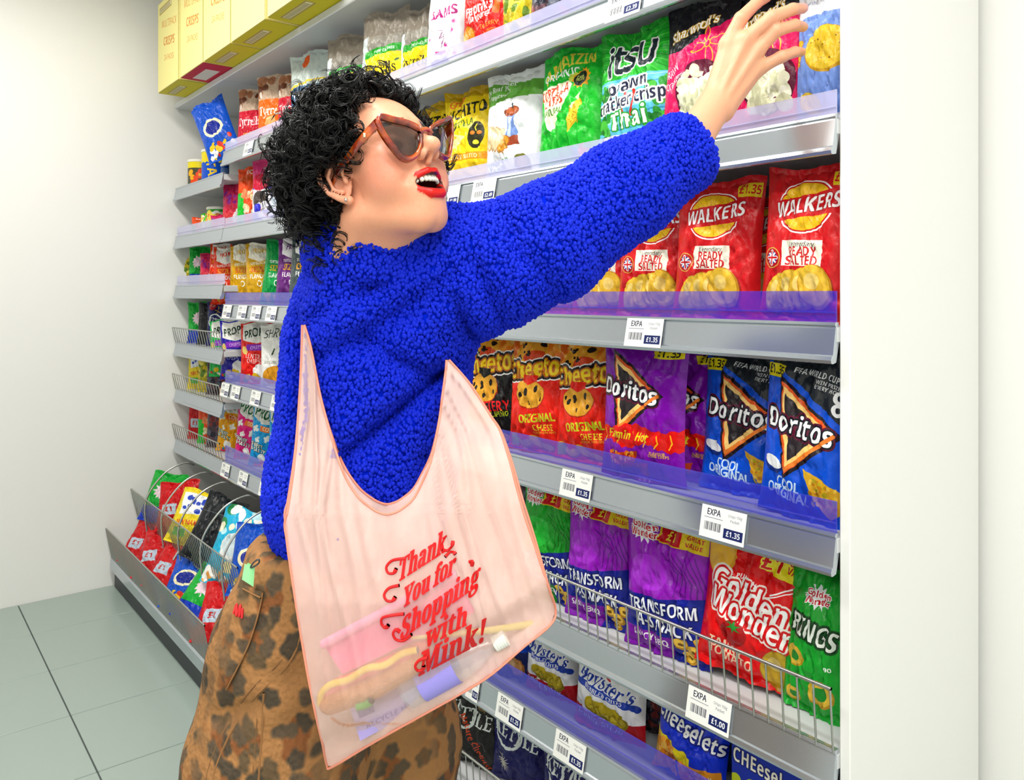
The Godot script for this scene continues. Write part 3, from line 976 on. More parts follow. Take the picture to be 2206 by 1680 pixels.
		"cheese_box":
			p = Pen.new(pixels, aspect, C("1a2f9e"))
			var b := p.tall
			p.rect(0, 0, 40, b * 0.09, C("d2a218"))
			p.text("CHEeseLets", 50, b * 0.34, 17, C("ece6d6"), {"rot": 3, "sx": 0.74, "out": [[1.4, C("0d1a66")]]})
			p.burst(52, b * 0.1, 6, 9, 14, C("c9a018"))
			p.specks(0, b * 0.52, 100, b * 0.46, 40, 8.0, [C("e8a425"), C("d57c14"), C("b6c224")], 2)
		"teal_snack":
			p = Pen.new(pixels, aspect, C("124c78"))
			var b := p.tall
			p.quadr([0, b * 0.08, 100, b * 0.22, 100, b * 0.3, 0, b * 0.18], C("1c7a28"))
			p.text("TUBES", 46, b * 0.24, 10, C("d0606a"), {"rot": 8})
			p.text("BURTESK", 54, b * 0.44, 14, C("cfd4c4"), {"rot": 8, "sx": 0.8})
			p.quadr([40, b * 0.52, 76, b * 0.56, 70, b * 0.72, 44, b * 0.68], C("1c8a2c"))
		"kettle_black", "kettle_blue":
			var bl := kind == "kettle_blue"
			p = Pen.new(pixels, aspect, C("1c1d5c") if bl else C("232323"))
			var b := p.tall
			p.oval(22, b * 0.08, 13, 15, C("b01c2c"))
			p.text("£1.25", 22, b * 0.08, 7, C("f2d9c8"), {"sx": 0.75})
			p.line([42, b * 0.08, 46, b * 0.2, 38, b * 0.3], 4.0, C("b08a3a"))
			p.line([34, b * 0.18, 58, b * 0.24], 3.0, C("b08a3a"))
			p.oval(38, b * 0.44, 27, 24, C("dfe8e6"))
			p.oval(38, b * 0.44, 23, 20, C("1c1d5c") if bl else C("232323"))
			p.text("KETTLE", 50, b * 0.46, 20, C("e8efec"), {"rot": 9, "sx": 0.72, "serif": 1, "grow": -0.05})
			if not bl: p.text("Mature Cheddar", 60, b * 0.72, 11, C("d2461c"), {"rot": 62, "sx": 0.7})
			p.burst(28, b * 0.76, 5, 14, 16, C("c6c2b4"))
			p.text("CHIPS", 72, b * 0.36, 4, C("b08a3a"), {"rot": 24})
		"mild_yellow":
			p = Pen.new(pixels, aspect, C("e0a416"))
			p.text("LENTIL", 50, p.tall * 0.4, 18, C("1a1a1a"), {"rot": -80})
			p.specks(10, p.tall * 0.6, 80, p.tall * 0.35, 24, 9.0, [C("d03a1a"), C("e8762a")], 5)
		"maize_yellow":
			p = Pen.new(pixels, aspect, C("f2d015"))
			var b := p.tall
			p.rect(0, 0, 100, b * 0.1, C("c9a40e"))
			p.text("Gran", 34, b * 0.13, 11, C("ee6a22"), {"rot": -8, "skew": 0.3, "bold": false, "serif": 1, "out": [[0.5, C("ee6a22")]]})
			p.text("LUCHITO", 48, b * 0.25, 19, C("26260c"), {"rot": -10, "sx": 0.74})
			p.text("TORTILLA", 46, b * 0.38, 10, C("4a6a1a"), {"rot": -8, "sx": 0.86, "bold": false, "out": [[0.3, C("4a6a1a")]]})
			p.quadr([14, b * 0.44, 58, b * 0.5, 40, b * 0.6, 20, b * 0.6], C("f4e39a"))
			p.line([18, b * 0.46, 40, b * 0.5, 26, b * 0.58], 2.0, C("e2b41c"))
			p.oval(78, b * 0.5, 13, 20, C("2b2a10"), 0.12)
			p.oval(73, b * 0.48, 4, 3, C("ee7a22"))
			p.oval(84, b * 0.48, 4, 3, C("ee7a22"))
			p.oval(78, b * 0.57, 5, 3.4, C("e8dc3a"))
			p.line([80, b * 0.4, 77, b * 0.43, 79, b * 0.46], 1.6, C("e8dc3a"))
			p.rect(0, b * 0.66, 100, b * 0.07, C("e8960f"))
			p.text("LIGHTLY SALTED", 52, b * 0.695, 6, C("fbe9b0"), {"sx": 0.85})
			p.fade(0, b * 0.76, 100, b * 0.24, C("e8c21c"), C("caa020"))
			for q in [[20, 0.84, 14, 0.3], [50, 0.88, 18, -0.3], [78, 0.86, 17, 0.8]]:
				p.quadr([q[0] - q[2], b * q[1] - 8, q[0] + q[2], b * q[1] - 10, q[0] + 4, b * q[1] + 14], C("e6c04e"))
				p.specks(q[0] - 8, b * q[1] - 6, 16, 12, 18, 1.4, [C("b8861c"), C("f4dc8a")], 3)
		"pepper_white":
			p = Pen.new(pixels, aspect, C("eff2f3"))
			var b := p.tall
			p.rect(0, 0, 100, b * 0.1, C("f4f6f4"))
			p.quadr([0, b * 0.09, 100, b * 0.13, 100, b * 0.27, 50, b * 0.27, 0, b * 0.32], C("63a83c"))
			p.text("The Real Pepper", 30, b * 0.15, 7, W, {"rot": -6, "serif": 1, "sx": 0.8})
			p.text("in Peppercorn & Salt", 30, b * 0.22, 5, W, {"rot": -6, "serif": 1, "sx": 0.7})
			p.oval(60, b * 0.4, 13, 7, C("8a3d1e"))
			p.oval(60, b * 0.39, 10, 4, C("b05a2c"))
			p.oval(60, b * 0.345, 2.4, 3.6, C("17343a"))
			p.quadr([52, b * 0.44, 68, b * 0.44, 66, b * 0.52, 72, b * 0.6, 70, b * 0.66, 52, b * 0.66, 56, b * 0.52], C("6a86c0"))
			p.quadr([55, b * 0.45, 62, b * 0.45, 62, b * 0.64, 56, b * 0.64, 58, b * 0.52], C("b9c9e8"))
			p.quadr([50, b * 0.64, 72, b * 0.62, 74, b * 0.7, 50, b * 0.71], C("9a3e22"))
			for i in 6: p.crisp(12 + i * 7, b * 0.6 + i * 1.5, 6, 16, 0.35 - i * 0.06, C("ead9b0"), C("b98a4a"))
			p.crisp(48, b * 0.68, 13, 8, -0.5, C("d9982c"), C("a8641c"))
			p.text("Premium Potato", 32, b * 0.83, 5.5, C("2f7a2a"), {"rot": -5, "sx": 0.8})
			p.text("Tapas chips", 34, b * 0.88, 5.5, C("2f7a2a"), {"rot": -5, "sx": 0.8})
			p.oval(76, b * 0.87, 12, 13, C("6a6a20"))
			p.oval(76, b * 0.87, 8, 9, C("9a7a2c"))
		"tortilla_green":
			p = Pen.new(pixels, aspect, C("14b52a"))
			var b := p.tall
			p.quadr([0, 0, 100, 0, 100, b * 0.1, 0, b * 0.24], C("1fc238"))
			p.text("AMAIZIN", 44, b * 0.12, 15, C("f3e04a"), {"rot": -14, "sx": 0.8, "arc": 8.0})
			p.text("ORGANIC", 34, b * 0.225, 8.5, W, {"rot": -4, "sx": 0.92})
			p.quadr([4, b * 0.36, 6, b * 0.32, 50, b * 0.29, 56, b * 0.33, 54, b * 0.38, 32, b * 0.66, 26, b * 0.68, 22, b * 0.66], C("f1efcf"))
			p.text("TORTILLA", 28, b * 0.365, 10.5, C("cb3d20"), {"rot": -6, "sx": 0.72})
			p.text("CHIPS", 29, b * 0.445, 10.5, C("cb3d20"), {"rot": -6, "sx": 0.82})
			p.text("NATURAL", 28, b * 0.53, 6.5, C("4a8a2a"), {"rot": -6, "sx": 0.82, "bold": false, "out": [[0.3, C("4a8a2a")]]})
			p.oval(54, b * 0.265, 6, 6, C("cfd94a"))
			p.burst(67, b * 0.28, 10, 13, 12, C("e8a01c"))
			p.oval(66, b * 0.285, 9, 9, C("15261a"))
			p.text("FAIR", 66, b * 0.275, 3.2, C("d8e070"))
			p.text("TRADE", 66, b * 0.298, 3.2, C("d8e070"))
			p.oval(61, b * 0.58, 6, 19, C("d9b01c"), 0.45)
			p.oval(60.5, b * 0.575, 4.8, 17, C("f2cf3a"), 0.45)
			p.specks(55, b * 0.5, 11, b * 0.15, 40, 0.9, [C("c99a14")], 6)
			for q in [[62, 0.44], [56, 0.51]]: p.quadr([q[0], b * q[1], q[0] + 7, b * q[1] - 5, q[0] + 5, b * q[1] + 4], C("f0e7b0"))
			p.burst(72, b * 0.87, 5, 10, 8, C("d8462a"))
			p.oval(62, b * 0.89, 6, 9, C("2fa0b0"), 0.4)
		"prawn_green":
			p = Pen.new(pixels, aspect, C("1fae2c"))
			var b := p.tall
			for i in 40:
				var w := TAU * i / 40.0
				p.line([50, b * 0.22, 50 + cos(w) * 90, b * 0.22 + sin(w) * 60], 1.0, C("46cf3c") if i % 2 else C("168a22"))
			p.rect(0, b * 0.4, 100, b * 0.6, C("5fc0dc"))
			for i in 12: p.line([0, b * (0.42 + i * 0.05), 50, b * (0.43 + i * 0.05), 100, b * (0.41 + i * 0.05)], 1.3, C("2f8fc0") if i % 2 else C("9be0ee"))
			p.specks(0, b * 0.44, 22, b * 0.4, 26, 6.0, [C("2a9a34"), C("46b83a"), C("1c7a28")], 4)
			p.specks(74, b * 0.44, 26, b * 0.4, 30, 6.0, [C("2a9a34"), C("46b83a"), C("1c7a28")], 5)
			p.line([48, b * 0.5, 42, b * 0.6, 44, b * 0.66], 4.0, C("d8281c"))
			p.line([58, b * 0.5, 60, b * 0.58, 54, b * 0.68], 4.0, C("d8281c"))
			p.text("itsu", 49, b * 0.235, 32, C("1e2a32"), {"skew": 0.12, "sx": 0.92, "rot": -6, "bold": false, "out": [[2.6, C("f4f6f4")], [1.0, C("1e2a32")]]})
			p.text("prawn", 48, b * 0.455, 13, C("1b2440"), {"rot": -6, "out": [[1.8, W]]})
			p.text("cracker crisps", 52, b * 0.57, 13, C("1b2440"), {"rot": -5, "sx": 0.84, "out": [[1.8, W]]})
			p.text("Thai", 50, b * 0.71, 18, W, {"rot": -4, "out": [[1.6, C("2a9a34")]]})
			p.rect(12, b * 0.815, 76, b * 0.045, C("f4f8fa"))
			p.text("sweet chilli, ginger & lime flavour", 50, b * 0.835, 4, C("1b2440"), {"rot": -2, "sx": 0.86})
			p.oval(26, b * 0.925, 22, 9, C("d0247a"))
			p.oval(26, b * 0.925, 20.5, 7.8, W)
			p.text("cloud-like", 26, b * 0.915, 5, C("c01c70"), {"bold": false})
			p.text("crunch", 26, b * 0.955, 5, C("1b2440"), {"bold": false})
		"prawn_pink":
			p = Pen.new(pixels, aspect, C("dd0f5c"))
			var b := p.tall
			p.quadr([0, 0, 100, 0, 100, b * 0.16, 60, b * 0.26, 26, b * 0.36, 0, b * 0.34], C("1a1a20"))
			p.text("Sharwood's", 44, b * 0.2, 12, W, {"rot": -14, "sx": 0.72, "skew": 0.25, "serif": 1, "out": [[0.9, C("caa028")]]})
			for i in 4:
				var w := i * PI / 2.0 - 0.25
				var o := Vector2.from_angle(w)
				p.oval(70 + o.x * 14, b * 0.34 + o.y * 14, 11, 5.4, C("eeb02a"), w)
				p.oval(70 + o.x * 14, b * 0.34 + o.y * 14, 9.6, 4.2, C("dd0f5c"), w)
			p.oval(70, b * 0.34, 5, 5, C("eeb02a"))
			p.oval(70, b * 0.34, 3.8, 3.8, C("dd0f5c"))
			p.text("PRAWN", 17, b * 0.5, 9, W, {"rot": -22, "sx": 0.66, "bold": false})
			p.text("Crackers", 22, b * 0.57, 9, W, {"rot": -22, "sx": 0.66, "bold": false})
			p.oval(62, b * 0.66, 34, 36, C("5e1030"))
			p.specks(36, b * 0.5, 50, b * 0.34, 60, 9.0, [C("e4e6c8"), C("cfd2ac"), C("f2f4dc"), C("dadfb8")], 11)
			p.rect(0, b * 0.9, 100, b * 0.1, C("b00c48"))
		"tortilla_blue":
			p = Pen.new(pixels, aspect, C("6f8fd6"))
			var b := p.tall
			p.rect(0, 0, 100, b * 0.3, C("eef0f6"))
			p.text("ROLLED", 44, b * 0.05, 10, C("8088b8"), {"bold": false})
			p.text("TORTILLAS", 52, b * 0.13, 11, C("5a66b0"), {"bold": false, "sx": 0.9})
			p.text("with a touch of", 44, b * 0.2, 5, C("9098c0"), {"bold": false})
			p.text("SEA SALT", 44, b * 0.25, 5, C("9098c0"), {"bold": false})
			for q in [[6, 0.52, 14, 22, 0.2], [64, 0.54, 36, 34, 0.0], [34, 0.86, 22, 14, 0.5]]:
				p.oval(q[0], b * q[1], q[2], q[3], C("b98c14"), q[4])
				p.oval(q[0] - 1, b * q[1] - 2, q[2] * 0.94, q[3] * 0.92, C("dcb92a"), q[4])
				p.specks(q[0] - q[2] * 0.7, b * q[1] - q[3] * 0.7, q[2] * 1.4, q[3] * 1.4, 40, 1.4, [C("8a6a10"), C("f0d868")], 7)
			p.rect(0, b * 0.94, 100, b * 0.06, C("e6e8ee"))
		"hand_silver_blue":
			p = Pen.new(pixels, aspect, C("b9c4c0"))
			var b := p.tall
			p.rect(0, b * 0.46, 100, b * 0.54, C("2c5a86"))
			p.quadr([0, b * 0.44, 100, b * 0.38, 100, b * 0.4, 0, b * 0.47], C("e0c020"))
			p.oval(46, b * 0.13, 9, 14, C("e05a1c"))
			p.text("Tyrrells", 40, b * 0.58, 16, W, {"serif": 1, "sx": 0.78})
		"hand_silver_yellow":
			p = Pen.new(pixels, aspect, C("8f8a80"))
			var b := p.tall
			p.rect(0, 0, 100, b * 0.3, C("857c70"))
			p.quadr([0, b * 0.3, 22, b * 0.28, 22, b, 0, b], C("c8d2d4"))
			p.rect(18, b * 0.5, 82, b * 0.5, C("f0d416"))
			p.quadr([18, b * 0.46, 100, b * 0.4, 100, b * 0.48, 18, b * 0.54], C("1f9a24"))
			p.text("LOW CALORIE", 62, b * 0.47, 4.5, W, {"rot": -5})
			p.text("Tyrrells", 52, b * 0.66, 15, C("1c1c10"), {"serif": 1, "sx": 0.85, "bold": false})
			p.oval(86, b * 0.585, 4, 2, C("2a5a1c"), -0.5)
		"hand_red", "hand_orange":
			var rd := kind == "hand_red"
			p = Pen.new(pixels, aspect, C("c2a892"))
			var b := p.tall
			p.rect(0, b * 0.38, 100, b * 0.62, C("c41430") if rd else C("ee6a12"))
			p.specks(0, b * 0.05, 100, b * 0.3, 12, 10.0, [C("6a3a26"), C("dcd2c8"), C("a06a4a")], 8)
			p.text("Tyrrells", 46, b * 0.55, 18, W, {"serif": 1, "sx": 0.72})
			p.text("smoked", 50, b * 0.74, 8, C("f0c850"))
			p.text("paprika", 50, b * 0.82, 8, C("f0c850"))
			if not rd: p.specks(20, b * 0.66, 60, b * 0.3, 16, 7.0, [C("f6b070"), C("ffd8a0")], 2)
		"drawn_white":
			p = Pen.new(pixels, aspect, C("f3f1f4"))
			var b := p.tall
			p.text("SAMS", 56, b * 0.4, 18, C("b3247e"), {"rot": -6})
			p.text("very", 44, b * 0.56, 6, C("b890b0"), {"rot": -14, "bold": false, "serif": 1})
			p.line([48, b * 0.58, 60, b * 0.58, 52, b * 0.66, 62, b * 0.62, 54, b * 0.74], 1.0, C("8a4a80"))
			for q in [[82, 0.5], [78, 0.58], [64, 0.72], [84, 0.8], [20, 0.64]]: p.burst(q[0], b * q[1], 2, 7, 9, C("c33a94"))
			p.rect(40, b * 0.77, 28, b * 0.03, C("c33a94"))
			p.quadr([20, b * 0.86, 66, b * 0.83, 84, b * 0.95, 44, b * 0.99], C("6a5a78"))
			p.text("VEG", 50, b * 0.915, 7, C("d8d0e0"), {"rot": -6})
		"paprika_red":
			p = Pen.new(pixels, aspect, C("d3140f"))
			var b := p.tall
			p.rect(0, 0, 100, b * 0.3, C("e02a18"))
			p.text("Paprika", 44, b * 0.52, 14, W, {"rot": -4, "sx": 0.8})
			p.text("flavoured", 46, b * 0.6, 9, W, {"rot": -5, "sx": 0.8})
			p.line([72, b * 0.4, 80, b * 0.5, 76, b * 0.58], 9.0, C("c86a22"))
			p.text("THIERRY", 64, b * 0.7, 6, C("e8b040"), {"rot": -6, "bold": false})
			p.text("HENRY", 66, b * 0.765, 6, C("e8b040"), {"rot": -6, "bold": false})
			p.crisp(16, b * 0.8, 22, 22, 0.0, C("dc8a1e"), C("b06010"))
			for i in 6: p.line([70 + i * 3, b * 0.88, 74 + i * 3.6, b * 0.82], 1.2, C("e8c040"))
		"leaf_yellow":
			p = Pen.new(pixels, aspect, C("d9c227"))
			p.specks(0, 0, 100, p.tall, 60, 10.0, [C("8f9a1c"), C("e8dc60"), C("b8a81c"), C("6a8a2a")], 3)
		"smoke_clear":
			p = Pen.new(pixels, aspect, C("4a3a44"))
			p.specks(0, 0, 100, p.tall, 60, 10.0, [C("6a4a54"), C("2a2a3a"), C("8a3a3a"), C("5a6070")], 8)
		"berry_red":
			p = Pen.new(pixels, aspect, C("cc1f5a"))
			var b := p.tall
			p.fade(0, b * 0.45, 100, b * 0.55, C("d81f5a"), C("e0561f"))
			p.oval(64, b * 0.72, 14, 22, C("f4e6ee"), 0.5)
			p.specks(10, b * 0.2, 80, b * 0.3, 8, 9.0, [C("9a2a9a")], 4)
		"rice_orange":
			p = Pen.new(pixels, aspect, C("f0501c"))
			var b := p.tall
			p.text("RICE", 48, b * 0.1, 12, W)
			p.rect(16, b * 0.16, 60, b * 0.09, C("c84a10"))
			p.quadr([0, b * 0.44, 36, b * 0.44, 34, b, 0, b], C("18c02c"))
			p.specks(30, b * 0.42, 60, b * 0.45, 20, 11.0, [C("f3ead0"), C("e8d8a8"), C("f08a5a")], 6)
		"cookie_purple":
			p = Pen.new(pixels, aspect, C("f2eef6"))
			var b := p.tall
			p.rect(0, 0, 100, b * 0.4, C("d63a78"))
			p.quadr([0, b * 0.36, 60, b * 0.32, 100, b * 0.42, 100, b * 0.46, 0, b * 0.46], C("4a3acc"))
			p.oval(30, b * 0.36, 30, 20, C("c8103a"))
			p.oval(30, b * 0.62, 22, 20, C("4a403c"))
			p.specks(0, b * 0.7, 100, b * 0.3, 16, 10.0, [C("3a3ad0"), C("e04a50"), C("f2eef6")], 2)
		"milk_blue":
			p = Pen.new(pixels, aspect, C("dce8fa"))
			var b := p.tall
			p.specks(0, 0, 100, b, 22, 14.0, [C("3a56d0"), C("8ab6ee"), C("f4f8ff"), C("2a3aa0")], 14)
		"flavour_red", "flavour_gold", "flavour_green", "flavour_purple", "flavour_black":
			var c: Array = {"flavour_red": ["e8380e", "f4f0e8", "f2a018"], "flavour_gold": ["d2a00e", "f6f0e0", "d2561a"], "flavour_green": ["0a9a48", "e8f4e8", "e8b01c"], "flavour_purple": ["6a2a7c", "f4f0f6", "efb21c"], "flavour_black": ["4a5658", "f6f6f4", "efa51c"]}[kind]
			p = Pen.new(pixels, aspect, C(c[0]))
			var b := p.tall
			if kind != "flavour_green": p.quadr([10, 0, 90, 0, 84, b * 0.26, 50, b * 0.32, 14, b * 0.25], C(c[1]))
			p.text("PROPER", 50, b * 0.13, 13, C(c[0]), {"rot": -5, "sx": 0.78})
			p.text("TORTILLA CHIPS", 50, b * 0.34, 7, W, {"rot": -3, "sx": 0.8})
			p.text("SIZZLE" if kind != "flavour_black" else "CHEESE", 50, b * 0.44, 14, C(c[2]), {"sx": 0.86})
			p.text("FLAVOUR", 50, b * 0.55, 11, W, {"sx": 0.86})
			p.oval(52, b * 0.66, 8, 8, W)
			p.oval(52, b * 0.66, 5.5, 5.5, C(c[0]))
			for q in [[24, 0.88, 0.3], [54, 0.9, -0.3], [80, 0.87, 0.8]]:
				p.quadr([q[0] - 15, b * q[1] - 10, q[0] + 14, b * q[1] - 12, q[0] + 2, b * q[1] + 16], C("c8b020") if kind != "flavour_purple" else C("5a2a4a"))
		"chips_green", "chips_blue", "chips_red", "chips_white":
			var c := {"chips_green": "18b54e", "chips_blue": "2016a8", "chips_red": "e41a10", "chips_white": "f0f0ec"}
			p = Pen.new(pixels, aspect, C(c[kind]))
			var b := p.tall
			if kind == "chips_white":
				p.text("SHROOM", 58, b * 0.16, 20, C("2a3a30"), {"bold": false, "skew": 0.15, "sx": 0.8})
				p.line([44, b * 0.4, 38, b * 0.48], 3.0, C("3a4a30"))
				p.line([60, b * 0.4, 56, b * 0.48], 3.0, C("3a4a30"))
				p.text("AWESOME CRUNCH", 50, b * 0.6, 7, C("8a8a80"), {"sx": 0.8})
				p.oval(50, b * 0.8, 40, 22, C("d8941a"))
				p.rect(0, b * 0.92, 100, b * 0.08, C("dcdcd4"))
			else:
				p.quadr([6, b * 0.02, 92, b * 0.02, 90, b * 0.3, 50, b * 0.36, 10, b * 0.3], C("f2f2ec"))
				p.text("PROPER", 50, b * 0.18, 20, C("1f3a2c"), {"rot": -8, "sx": 0.72})
				p.rect(24, b * 0.37, 52, b * 0.1, C("8a2ac4"))
				p.text("CHIPS", 50, b * 0.42, 8, C("dcb0f0"), {"rot": -5})
				p.text("LENTIL", 44, b * 0.56, 10, W, {"rot": 6, "bold": false})
				p.text("CHIPS", 44, b * 0.64, 10, W, {"rot": 6, "bold": false})
				for q in [[80, 0.4], [84, 0.54], [18, 0.46]]: p.oval(q[0], b * q[1], 11, 7, C("e0c46a"), 0.9)
				p.oval(58, b * 0.8, 16, 17, W)
				p.specks(5, b * 0.86, 90, b * 0.12, 14, 6.0, [C("e8c020"), C("d03020"), C("2a8a3a"), C("f0e8d0")], 2)
		"corn_yellow", "corn_pink", "corn_sky":
			var c := {"corn_yellow": "f0a80c", "corn_pink": "e0107c", "corn_sky": "18a0e0"}
			p = Pen.new(pixels, aspect, C(c[kind]))
			var b := p.tall
			if kind == "corn_sky": p.quadr([50, 0, 100, 0, 100, b * 0.6, 80, b * 0.5, 60, b * 0.2], C("0c62b0"))
			p.quadr([4, b * 0.1, 30, b * 0.08, 76, b * 0.16, 88, b * 0.26, 84, b * 0.38, 30, b * 0.36, 6, b * 0.26], C("f4f4ec"))
			p.text("PROPER", 46, b * 0.235, 21, C("1f6a3c"), {"rot": 14, "sx": 0.7, "out": [[1.0, C("f4f4ec")]]})
			p.quadr([30, b * 0.38, 76, b * 0.43, 74, b * 0.51, 28, b * 0.46], C("ee7016"))
			p.text("CORN", 52, b * 0.445, 8.5, C("fbe8c8"), {"rot": 10})
			for q in [[16, 0.44, 6], [24, 0.6, 5], [50, 0.58, 6], [76, 0.62, 7], [86, 0.42, 6], [64, 0.7, 5], [84, 0.12, 6]]: popcorn(p, q[0], b * q[1], q[2])
			p.text("SWEET", 22, b * 0.68, 8, C("f6f6ee"), {"rot": 12, "out": [[1.0, C("1f3a2c")]]})
			p.text("& SALTY", 24, b * 0.75, 8, C("f6f6ee"), {"rot": 12, "out": [[1.0, C("1f3a2c")]]})
			p.oval(34, b * 0.88, 10, 11, C("f4f6f2"))
			p.specks(10, b * 0.94, 84, b * 0.06, 12, 5.0, [C("e82060"), C("f0c020"), C("20a0c0")], 9)
		"basket_yellow":
			p = Pen.new(pixels, aspect, C("f0d828"))
			var b := p.tall
			p.quadr([10, b * 0.1, 80, b * 0.06, 90, b * 0.4, 20, b * 0.5], C("f4f6f8"))
			p.specks(20, b * 0.14, 60, b * 0.24, 10, 7.0, [C("2a4ac0")], 5)
			p.text("NIK NAKS", 52, b * 0.6, 13, C("d8401c"), {"rot": -10, "sx": 0.75})
			p.rect(20, b * 0.72, 34, b * 0.14, C("4ac03a"))
		"basket_blue":
			p = Pen.new(pixels, aspect, C("1250c0"))
			p.oval(50, p.tall * 0.5, 30, 26, C("f2e8c0"))
			p.oval(50, p.tall * 0.5, 22, 19, C("1a2a90"))
			p.specks(10, p.tall * 0.7, 80, p.tall * 0.25, 14, 8.0, [C("e8c020"), C("f4f4f4"), C("d83a2a")], 3)
		"basket_black":
			p = Pen.new(pixels, aspect, C("1d2024"))
			p.line([10, p.tall * 0.3, 90, p.tall * 0.24], 1.6, C("50565a"))
		"basket_sky":
			p = Pen.new(pixels, aspect, C("28b0d8"))
			var b := p.tall
			p.specks(0, 0, 100, b * 0.36, 22, 11.0, [C("f4f8f8"), C("b9e6f0"), C("2a8a4a"), C("f2ead0")], 5)
			p.oval(58, b * 0.5, 34, 26, C("e8e8e4"))
			p.oval(56, b * 0.48, 28, 21, C("c8d8dc"))
			p.quadr([40, b * 0.7, 96, b * 0.64, 90, b * 0.8, 46, b * 0.82], C("e8d890"))
			p.specks(6, b * 0.84, 60, b * 0.12, 12, 9.0, [C("e8a050"), C("f4f4f0")], 8)
		"basket_red":
			p = Pen.new(pixels, aspect, C("c81018"))
			p.rect(20, p.tall * 0.5, 40, p.tall * 0.22, C("b8c8d8"))
			p.text("£1", 40, p.tall * 0.6, 14, C("c02020"))
		"basket_green":
			p = Pen.new(pixels, aspect, C("18a838"))
			p.burst(50, p.tall * 0.4, 16, 26, 11, C("f2d8e4"))
			p.rect(0, p.tall * 0.7, 100, p.tall * 0.3, C("1038b8"))
		"tub_blue":
			p = Pen.new(pixels, aspect, C("0f4fc4"))
			var b := p.tall
			p.rect(0, 0, 100, b * 0.28, C("ecd81a"))
			for i in 9: p.oval(i * 12.5, b * 0.29, 6.5, 6, C("ecd81a"))
			p.text("STAX", 30, b * 0.56, 22, C("f0c828"), {"rot": 80})
			p.rect(52, b * 0.5, 26, b * 0.34, C("7aa0e0"))
		"tub_green":
			p = Pen.new(pixels, aspect, C("dfe8c8"))
			p.rect(0, 0, 100, p.tall * 0.14, C("2aa02c"))
			p.specks(0, p.tall * 0.2, 100, p.tall * 0.75, 26, 12.0, [C("6ac03a"), C("f0d84a"), C("f6f6ee"), C("e8842a")], 6)
		"tub_brown":
			p = Pen.new(pixels, aspect, C("4a4a34"))
			p.rect(0, 0, 100, p.tall * 0.26, C("ecd81a"))
			p.specks(10, p.tall * 0.34, 36, p.tall * 0.6, 10, 9.0, [C("e84a1c"), C("f0b01c")], 4)
		"carton_yellow", "carton_under":
			p = Pen.new(pixels, aspect, C("f3e99a") if kind == "carton_yellow" else C("d2c418"))
			var b := p.tall
			var o := C("d98a3c") if kind == "carton_yellow" else C("e0701a")
			p.text("MULTIPACK", 55, b * 0.3, 10, o, {"rot": 8, "bold": false})
			p.text("CRISPS", 55, b * 0.5, 12, o, {"rot": 8})
			p.text("24 PACKS", 55, b * 0.68, 8, o, {"rot": 8, "bold": false})
			p.rect(8, b * 0.06, 60, b * 0.08, C("b09a50"))
			p.rect(10, b * 0.075, 56, b * 0.05, C("e8dfae"))
			for i in 14: p.rect(12 + i * 3.6, b * 0.08, 1.4, b * 0.04, C("6a5a30"))
		"carton_red":
			p = Pen.new(pixels, aspect, C("c41234"))
			p.rect(10, p.tall * 0.08, 60, p.tall * 0.12, C("e0d8c8"))
			p.text("WALKERS", 55, p.tall * 0.5, 14, C("f0c0a0"), {"rot": 8})
			p.rect(0, p.tall * 0.8, 100, p.tall * 0.2, C("e0761c"))
		_:
			if kind.begins_with("ticket"):
				p = Pen.new(pixels, aspect, C("f4f5f2"))
				var b := p.tall
				p.text("EXPA", 28, b * 0.19, 11, C("2a2a40"), {"sx": 0.9, "bold": false, "out": [[0.3, C("2a2a40")]]})
				p.rect(8, b * 0.36, 42, 1.0, C("6a6a80"))
				p.text("Crisps 150g", 76, b * 0.18, 5, C("6a6a78"), {"bold": false, "sx": 0.85})
				p.text("Packet", 76, b * 0.33, 5, C("6a6a78"), {"bold": false})
				for i in 13: p.rect(10 + i * 3.0, b * 0.5, 1.0 + (i * 7 % 3) * 0.6, b * 0.26, C("4a4a58"))
				p.rect(54, b * 0.58, 42, b * 0.3, C("17245e"))
				p.text(kind.get_slice(" ", 1), 75, b * 0.73, 10, W, {"sx": 0.9})
			else:
				push_error("no print for " + kind)
	return p.done()
# ---------------------------------------------------------------- goods on the shelves
var serial := 0

func packet(kind: String, label: String, level: float, px: float, w: float, h: float, o := {}) -> MeshInstance3D:
	serial += 1
	var d: float = o.get("d", 0.075)
	var z: float = -FRONT - 0.018 - d / 2.0 - absf(sin(deg_to_rad(o.get("yaw", 0.0)))) * w * 0.42 + o.get("z", 0.0)
	var m := part(o.get("called", "crisp_packet"), packet_mesh(w, h, d, serial, o.get("slump", 0.0)), print_material(kind, h / w, o.get("px", 320)), self)
	m.position = Vector3(along(px, z), level + RISE + 0.001 + o.get("y", 0.0), z)
	m.rotation_degrees = Vector3(o.get("tilt", -3.0), o.get("yaw", 6.0), o.get("roll", 0.0))
	tag(m, label, o.get("cat", "crisp packet"), o.get("group", ""))
	return m

func loose(kind: String, label: String, where: Vector3, w: float, h: float, d: float, turn: Vector3, group := "") -> MeshInstance3D:
	serial += 1
	var m := part("crisp_packet", packet_mesh(w, h, d, serial), print_material(kind, h / w, 192), self)
	m.rotation_degrees = turn
	m.position = where - m.basis.y * h * 0.5
	tag(m, label, "crisp packet", group)
	return m

